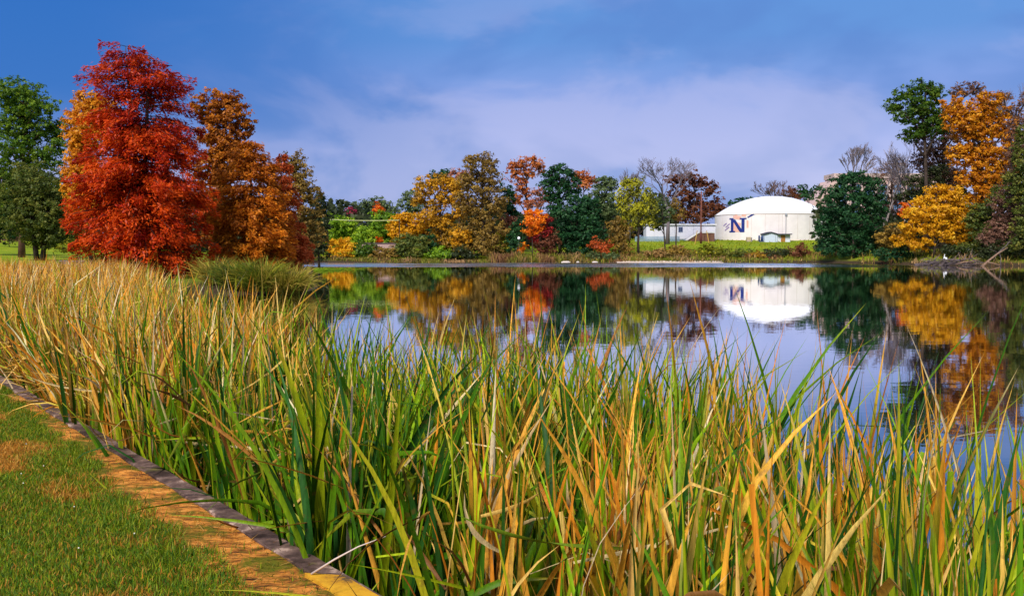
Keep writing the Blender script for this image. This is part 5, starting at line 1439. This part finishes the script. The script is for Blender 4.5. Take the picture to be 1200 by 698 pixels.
# ------------------------------------------------------------------ low pinkish wall and cable, posts
DW = 186.0; k = mpx(DW); wx = (420 - 600) / F * DW
wa = empty('boundary_wall', (wx, DW, hz(wx + 3, DW) - .3)); tag(wa, 'low pinkish brick wall with dark coping under the lime green trees', 'wall')
zwall = P(440, 284.5, DW).z - hz(wx + 3, DW) + .3
BR = plain('pink_brick', (0.40, 0.27, 0.27), .9, .2, 5.0)
m_ = MB(); m_.box(0, 44 * k, 0, .4, 0, zwall - .2); m_.build('brickwork', BR, wa)
m_ = MB(); m_.box(-.1, 44 * k + .1, -.08, .48, zwall - .197, zwall); m_.build('coping', plain('coping_dark', (0.10, 0.06, 0.08), .9), wa)
tree('bush', 'tiny orange bush peeping over the low pinkish wall', 'bush', 444, 186.9, [(444, 281, 4, 3.2)], 'redorange', 1.5, 2.0, 2.4, trunk_r=.04)
DCB = 183.5
ca = P(384, 257, DCB); cb_ = P(468, 258, DCB)
cbl = empty('overhead_cable', (ca.x, DCB, hz(ca.x, DCB))); tag(cbl, 'pale yellow overhead cable strung level across the lime green trees', 'cable')
base_z = hz(ca.x, DCB)
YC = plain('cable_yellow', (0.50, 0.52, 0.22), .5)
pts = []
for i in range(9):
    t = i / 8; p_ = ca.lerp(cb_, t); pts.append((p_.x - ca.x, 0, p_.z - base_z - .15 * math.sin(t * math.pi)))
m_ = MB(); m_.tube(pts, [.065] * 9, 5); m_.build('cable', YC, cbl)
for x_, z_ in ((0, pts[0][2]), (pts[-1][0], pts[-1][2])):
    m_ = MB(); m_.tube([(x_, .14, hz(ca.x + x_, DCB) - base_z - .1), (x_, .14, z_ + .3)], [.10, .08], 6); m_.build('support_pole', BARK, cbl)
# white post on the left lawn
D = 131; x = (26.3 - 600) / F * D; z = hz(x, D) - .05; hP = P(26, 277.5, D).z - z
wp = empty('marker_post', (x, D, z)); tag(wp, 'white post with blue side panel on the left lawn', 'post')
m_ = MB(); m_.box(-.13, .13, -.1, .1, 0, hP); m_.box(-.16, .16, -.13, .13, hP - .02, hP + .06); m_.build('post', plain('post_white', (.80, .82, .84), .5), wp)
m_ = MB(); m_.box(.135, .40, -.04, .04, .35, hP * .97); m_.build('side_panel', plain('panel_blue', (.04, .16, .34), .5), wp)
# little white globe among the trees
D = 178.3; x = (608 - 600) / F * D; z = hz(x, D) - .05; hP = P(608, 279, D).z - z
gl = empty('globe_light', (x, D, z)); tag(gl, 'small white globe on a thin post among dark trees left of the orange tree', 'light post')
m_ = MB(); m_.tube([(0, 0, 0), (0, 0, hP - .25)], [.05, .04], 6); m_.build('post', plain('post_dark', (.05, .05, .05), .5), gl)
bm = bmesh.new(); bmesh.ops.create_uvsphere(bm, u_segments=12, v_segments=8, radius=.27)
me = bpy.data.meshes.new('globe'); bm.to_mesh(me); bm.free(); me.materials.append(bpy.data.materials['post_white'])
o = bpy.data.objects.new('globe', me); COL.objects.link(o); o.parent = gl; o.location = (0, 0, hP)
# purple-grey stone edging seen by the red cypress on the lawn
D = 88; x = (86 - 600) / F * D
sb = empty('stone_bench', (x, D, hz(x, D) - .03)); tag(sb, 'low violet grey stone block on the lawn left of the red cypress', 'stone block')
m_ = MB(); m_.box(-.95, .85, -.3, .3, 0, .30); m_.build('block', plain('violet_stone', (.22, .18, .24), .9, .3, 3, .4), sb)
m_ = MB(); m_.box(-1.05, .95, -.36, .36, .303, .40); m_.build('slab', bpy.data.materials['violet_stone'], sb)

# ------------------------------------------------------------------ driftwood, fallen branches, egret
DRIFT = plain('driftwood', (0.105, 0.080, 0.082), .95, .4, 6, .4)
DRIFT_T = plain('driftwood_tan', (0.22, 0.135, 0.09), .95, .3, 6, .4)
def branch(label, pts, r0, mat, seed, twigs=3, name='fallen_branch'):
    rr = random.Random(seed); pts = [Vector(p) for p in pts]; o0 = pts[0].copy()
    m_ = MB(); loc = [p - o0 for p in pts]
    n = len(loc); m_.tube(loc, [r0 * (1 - .7 * i / (n - 1)) for i in range(n)], 7)
    for i in range(twigs):
        a = loc[rr.randint(1, n - 2)]; d = Vector((rr.uniform(-1, 1), rr.uniform(-.4, .4), rr.uniform(.1, 1))) * rr.uniform(.8, 2.0)
        m_.tube([a, a + d * .5 + Vector((0, 0, rr.uniform(-.1, .1))), a + d], [r0 * .4, r0 * .28, r0 * .12], 5)
    o = m_.build(name, mat, smooth=True); o.location = o0; tag(o, label, 'branch' if 'branch' in name else 'driftwood'); return o
DB = 146.0
def Q(px, py, D=DB): return P(px, py, D)
branch('long tan fallen branch leaning up out of the water at the right edge', [Q(1150, 313.5), Q(1158, 306), Q(1168, 298), Q(1181, 290)], .22, DRIFT_T, 1, 2)
branch('thinner grey fallen branch crossing above the long tan one', [Q(1160, 304, 146.6), Q(1170, 296, 146.6), Q(1180, 287, 146.6), Q(1184, 282, 146.6)], .12, DRIFT, 2, 2)
branch('short fallen branch dipping right from the long tan one', [Q(1157, 307, 145.6), Q(1164, 308.5, 145.6), Q(1172, 311, 145.6), Q(1176, 313, 145.6)], .11, DRIFT_T, 3, 1)
branch('upright dead stick standing in the water by the fallen branches', [Q(1173, 313, 145.4), Q(1172.6, 308, 145.4), Q(1173, 302, 145.4), Q(1171.5, 297, 145.4)], .09, DRIFT, 4, 1)
rr = random.Random(5)
for i, (a, b, y0_, lab) in enumerate(((1072, 1112, 310, 'pale curved driftwood log left of the white egret'), (1088, 1140, 308, 'long violet grey driftwood log under the egret'), (1100, 1142, 311, 'grey driftwood log lying lowest at the waterline'), (1112, 1146, 305, 'thin grey driftwood limb lying highest in the pile'), (1120, 1150, 309.5, 'short brown driftwood log at the right of the pile'))):
    D = 151.0 - i * .45 + (.6 if i == 3 else 0)
    pts = [Q(a + (b - a) * t, y0_ + rr.uniform(-1.3, 1.3) - (1.6 * math.sin(t * 3.1)), D) for t in (0, .25, .5, .75, 1)]
    branch(lab, pts, rr.uniform(.14, .24), DRIFT if i != 4 else DRIFT_T, 50 + i, 6, 'driftwood_log')
tg = MB()
for i in range(150):
    px_ = rr.uniform(1078, 1150); a = Q(px_, rr.uniform(304, 312), 150.5 - rr.uniform(0, 2)); d = Vector((rr.uniform(-1.5, 1.5), rr.uniform(-.5, .5), rr.uniform(-.25, .5)))
    a.z = max(a.z, .05); e = a + d; e.z = max(e.z, .03)
    tg.tube([a, a.lerp(e, .5) + Vector((0, 0, .1)), e], [.05, .035, .012], 3)
o = tg.build('brushwood', DRIFT); tag(o, 'tangled grey twigs drifted among the logs', 'brushwood', kind='stuff')
branch('thin bleached stick hanging from the kerb reeds over the dirt', [P(365, 672, 4.75), P(392, 655, 4.7), P(420, 640, 4.65), P(452, 628, 4.7)], .006, plain('bleached_stick', (.62, .50, .44), .9), 9, 0, 'dry_branch')

# egret
EW = plain('egret_white', (.86, .87, .88), .7, .03)
D = 149.6; eb = P(1107.5, 307.5, D); k = mpx(D)
eg = empty('egret', eb); tag(eg, 'white egret standing on the driftwood at the right', 'egret')
def skin(name, verts, edges, radii, mat, parent, sub=2):
    me = bpy.data.meshes.new(name); me.from_pydata(verts, edges, []); me.update()
    o = bpy.data.objects.new(name, me); COL.objects.link(o); o.parent = parent; me.materials.append(mat)
    md = o.modifiers.new('skin', 'SKIN'); md.use_smooth_shade = True
    for i, r in enumerate(radii):
        me.skin_vertices[0].data[i].radius = r if isinstance(r, tuple) else (r, r)
    me.skin_vertices[0].data[0].use_root = True
    s_ = o.modifiers.new('sub', 'SUBSURF'); s_.levels = sub; s_.render_levels = sub
    return o
hs_ = 10.0 * k / 1.0       # overall height ~ 10 px
S_ = hs_
bv_ = [(0.0, 0, .50), (.10, 0, .47), (.20, 0, .40), (.30, 0, .33), (-.08, 0, .56), (-.13, 0, .66), (-.10, 0, .76), (-.05, 0, .85), (-.07, 0, .93), (-.13, 0, .955)]
be_ = [(0, 1), (1, 2), (2, 3), (0, 4), (4, 5), (5, 6), (6, 7), (7, 8), (8, 9)]
skin('body', [tuple(c * S_ for c in v) for v in bv_], be_, [S_ * r for r in (.13, .135, .10, .03, .085, .045, .038, .035, .045, .03)], EW, eg)
m_ = MB(); m_.tube([(-.14 * S_, 0, .955 * S_), (-.21 * S_, 0, .945 * S_), (-.28 * S_, 0, .93 * S_)], [.022 * S_, .014 * S_, .003 * S_], 6); m_.build('beak', plain('beak_yellow', (.6, .38, .03), .5), eg)
LG = plain('leg_black', (.02, .02, .02), .6)
for yy in (-.05, .05):
    m_ = MB(); m_.tube([(.08 * S_, yy * S_, .40 * S_), (.11 * S_, yy * S_, .20 * S_), (.08 * S_, yy * S_, .01)], [.018 * S_, .013 * S_, .012 * S_], 5); m_.tube([(.08 * S_, yy * S_, .012), (-.02 * S_, yy * S_, .012)], [.012 * S_, .006 * S_], 4); m_.build('leg', LG, eg)

# ------------------------------------------------------------------ sky, sun
SUN_EL = R(42); SUN_AZ = R(208)      # azimuth of the sun, clockwise from +Y (behind the camera, to the left)
sd = Vector((math.sin(SUN_AZ) * math.cos(SUN_EL), math.cos(SUN_AZ) * math.cos(SUN_EL), math.sin(SUN_EL)))
sl_ = bpy.data.lights.new('sun', 'SUN'); sl_.energy = 1.5; sl_.angle = R(20); sl_.color = (1.0, .93, .82)
so = bpy.data.objects.new('sun', sl_); COL.objects.link(so)
so.rotation_euler = sd.to_track_quat('Z', 'Y').to_euler()
so.location = (0, 0, 60)

w = bpy.data.worlds.new('World'); scene.world = w; w.use_nodes = True
nt = w.node_tree; nd = nt.nodes; lk = nt.links; nd.clear()
out = N(nd, 'ShaderNodeOutputWorld'); bgn = N(nd, 'ShaderNodeBackground'); bgn.inputs['Strength'].default_value = 0.10
sky = N(nd, 'ShaderNodeTexSky'); sky.sky_type = 'NISHITA'; sky.sun_disc = False; sky.sun_elevation = SUN_EL; sky.sun_rotation = SUN_AZ
tc = N(nd, 'ShaderNodeTexCoord'); sep = N(nd, 'ShaderNodeSeparateXYZ'); lk.new(tc.outputs['Generated'], sep.inputs[0])
K = 3.0
def kc(c): return tuple(x * K for x in c)
# overcast colour by elevation (sin of it)
el = ramp(nd, [(0.0, kc((.52, .53, .82))), (.05, kc((.47, .50, .82))), (.10, kc((.38, .43, .80))), (.15, kc((.20, .31, .72))), (.20, kc((.095, .26, .66))), (.28, kc((.085, .26, .65))), (.38, kc((.66, .72, .90))), (.60, kc((.78, .80, .86))), (1.0, kc((.65, .66, .70)))])
lk.new(sep.outputs['Z'], el.inputs['Fac'])
# cloud sheet coordinates: direction projected on a plane overhead
az = N(nd, 'ShaderNodeMath', operation='ADD'); az.inputs[1].default_value = .16; lk.new(sep.outputs['Z'], az.inputs[0])
mxz = N(nd, 'ShaderNodeMath', operation='MAXIMUM'); mxz.inputs[1].default_value = .05; lk.new(az.outputs[0], mxz.inputs[0])
dx = N(nd, 'ShaderNodeMath', operation='DIVIDE'); dy = N(nd, 'ShaderNodeMath', operation='DIVIDE')
lk.new(sep.outputs['X'], dx.inputs[0]); lk.new(mxz.outputs[0], dx.inputs[1]); lk.new(sep.outputs['Y'], dy.inputs[0]); lk.new(mxz.outputs[0], dy.inputs[1])
cmb = N(nd, 'ShaderNodeCombineXYZ'); lk.new(dx.outputs[0], cmb.inputs[0]); lk.new(dy.outputs[0], cmb.inputs[1])
cn = N(nd, 'ShaderNodeTexNoise'); cn.inputs['Scale'].default_value = 5.0; cn.inputs['Detail'].default_value = 5; cn.inputs['Roughness'].default_value = .55; cn.inputs['Distortion'].default_value = .35
mpp = N(nd, 'ShaderNodeMapping'); mpp.inputs['Location'].default_value = (8.1, 4.6, 2.3); mpp.inputs['Scale'].default_value = (1, 1, 2.0)
lk.new(tc.outputs['Generated'], mpp.inputs['Vector']); lk.new(mpp.outputs[0], cn.inputs['Vector'])
cr = N(nd, 'ShaderNodeMapRange'); cr.inputs['From Min'].default_value = .43; cr.inputs['From Max'].default_value = .60; cr.interpolation_type = 'SMOOTHSTEP'
lk.new(cn.outputs['Fac'], cr.inputs['Value'])
cm = N(nd, 'ShaderNodeMath', operation='MULTIPLY'); cm.inputs[1].default_value = .62; lk.new(cr.outputs[0], cm.inputs[0])
hf = N(nd, 'ShaderNodeMapRange'); hf.interpolation_type = 'SMOOTHSTEP'; hf.inputs['From Min'].default_value = .12; hf.inputs['From Max'].default_value = .25; hf.inputs['To Min'].default_value = 1; hf.inputs['To Max'].default_value = .35; lk.new(sep.outputs['Z'], hf.inputs['Value'])
cm2 = N(nd, 'ShaderNodeMath', operation='MULTIPLY'); lk.new(cm.outputs[0], cm2.inputs[0]); lk.new(hf.outputs[0], cm2.inputs[1])
# pale cloud patches
mx1 = N(nd, 'ShaderNodeMix', data_type='RGBA'); lk.new(cm2.outputs[0], mx1.inputs['Factor'])
# darker slate blue undersides
c2 = N(nd, 'ShaderNodeTexNoise'); c2.inputs['Scale'].default_value = 4.2; c2.inputs['Detail'].default_value = 4; c2.inputs['Distortion'].default_value = .3
mp2 = N(nd, 'ShaderNodeMapping'); mp2.inputs['Location'].default_value = (1.3, 9.2, 5.1); mp2.inputs['Scale'].default_value = (1, 1, 2.1)
lk.new(tc.outputs['Generated'], mp2.inputs['Vector']); lk.new(mp2.outputs[0], c2.inputs['Vector'])
d2 = N(nd, 'ShaderNodeMapRange'); d2.interpolation_type = 'SMOOTHSTEP'; d2.inputs['From Min'].default_value = .44; d2.inputs['From Max'].default_value = .58; d2.inputs['To Max'].default_value = .70; lk.new(c2.outputs['Fac'], d2.inputs['Value'])
mx0 = N(nd, 'ShaderNodeMix', data_type='RGBA'); lk.new(d2.outputs[0], mx0.inputs['Factor']); lk.new(el.outputs['Color'], mx0.inputs['A']); mx0.inputs['B'].default_value = (*kc((.075, .20, .58)), 1)
lk.new(mx0.outputs['Result'], mx1.inputs['A'])
mx1.inputs['B'].default_value = (*kc((.42, .45, .77)), 1)
mx2 = N(nd, 'ShaderNodeMix', data_type='RGBA'); mx2.inputs['Factor'].default_value = .955
# clearer, deeper blue towards the left
lf = N(nd, 'ShaderNodeMapRange'); lf.interpolation_type = 'SMOOTHSTEP'; lf.inputs['From Min'].default_value = 0.02; lf.inputs['From Max'].default_value = -.40; lk.new(sep.outputs['X'], lf.inputs['Value'])
lh = N(nd, 'ShaderNodeMapRange'); lh.interpolation_type = 'SMOOTHSTEP'; lh.inputs['From Min'].default_value = .03; lh.inputs['From Max'].default_value = .15; lk.new(sep.outputs['Z'], lh.inputs['Value'])
lm_ = N(nd, 'ShaderNodeMath', operation='MULTIPLY'); lk.new(lf.outputs[0], lm_.inputs[0]); lk.new(lh.outputs[0], lm_.inputs[1])
mx3 = N(nd, 'ShaderNodeMix', data_type='RGBA'); lk.new(lm_.outputs[0], mx3.inputs['Factor']); lk.new(mx1.outputs['Result'], mx3.inputs['A']); mx3.inputs['B'].default_value = (*kc((.003, .125, .50)), 1)
lk.new(sky.outputs[0], mx2.inputs['A']); lk.new(mx3.outputs['Result'], mx2.inputs['B'])
lk.new(mx2.outputs['Result'], bgn.inputs['Color']); lk.new(bgn.outputs[0], out.inputs[0])

scene.view_settings.view_transform = 'Standard'
scene.view_settings.look = 'None'
scene.view_settings.exposure = 1.75
scene.view_settings.gamma = 1.0
scene.view_settings.use_curve_mapping = False
scene.cycles.max_bounces = 8
scene.cycles.diffuse_bounces = 2
scene.cycles.transmission_bounces = 4
scene.cycles.use_denoising = True
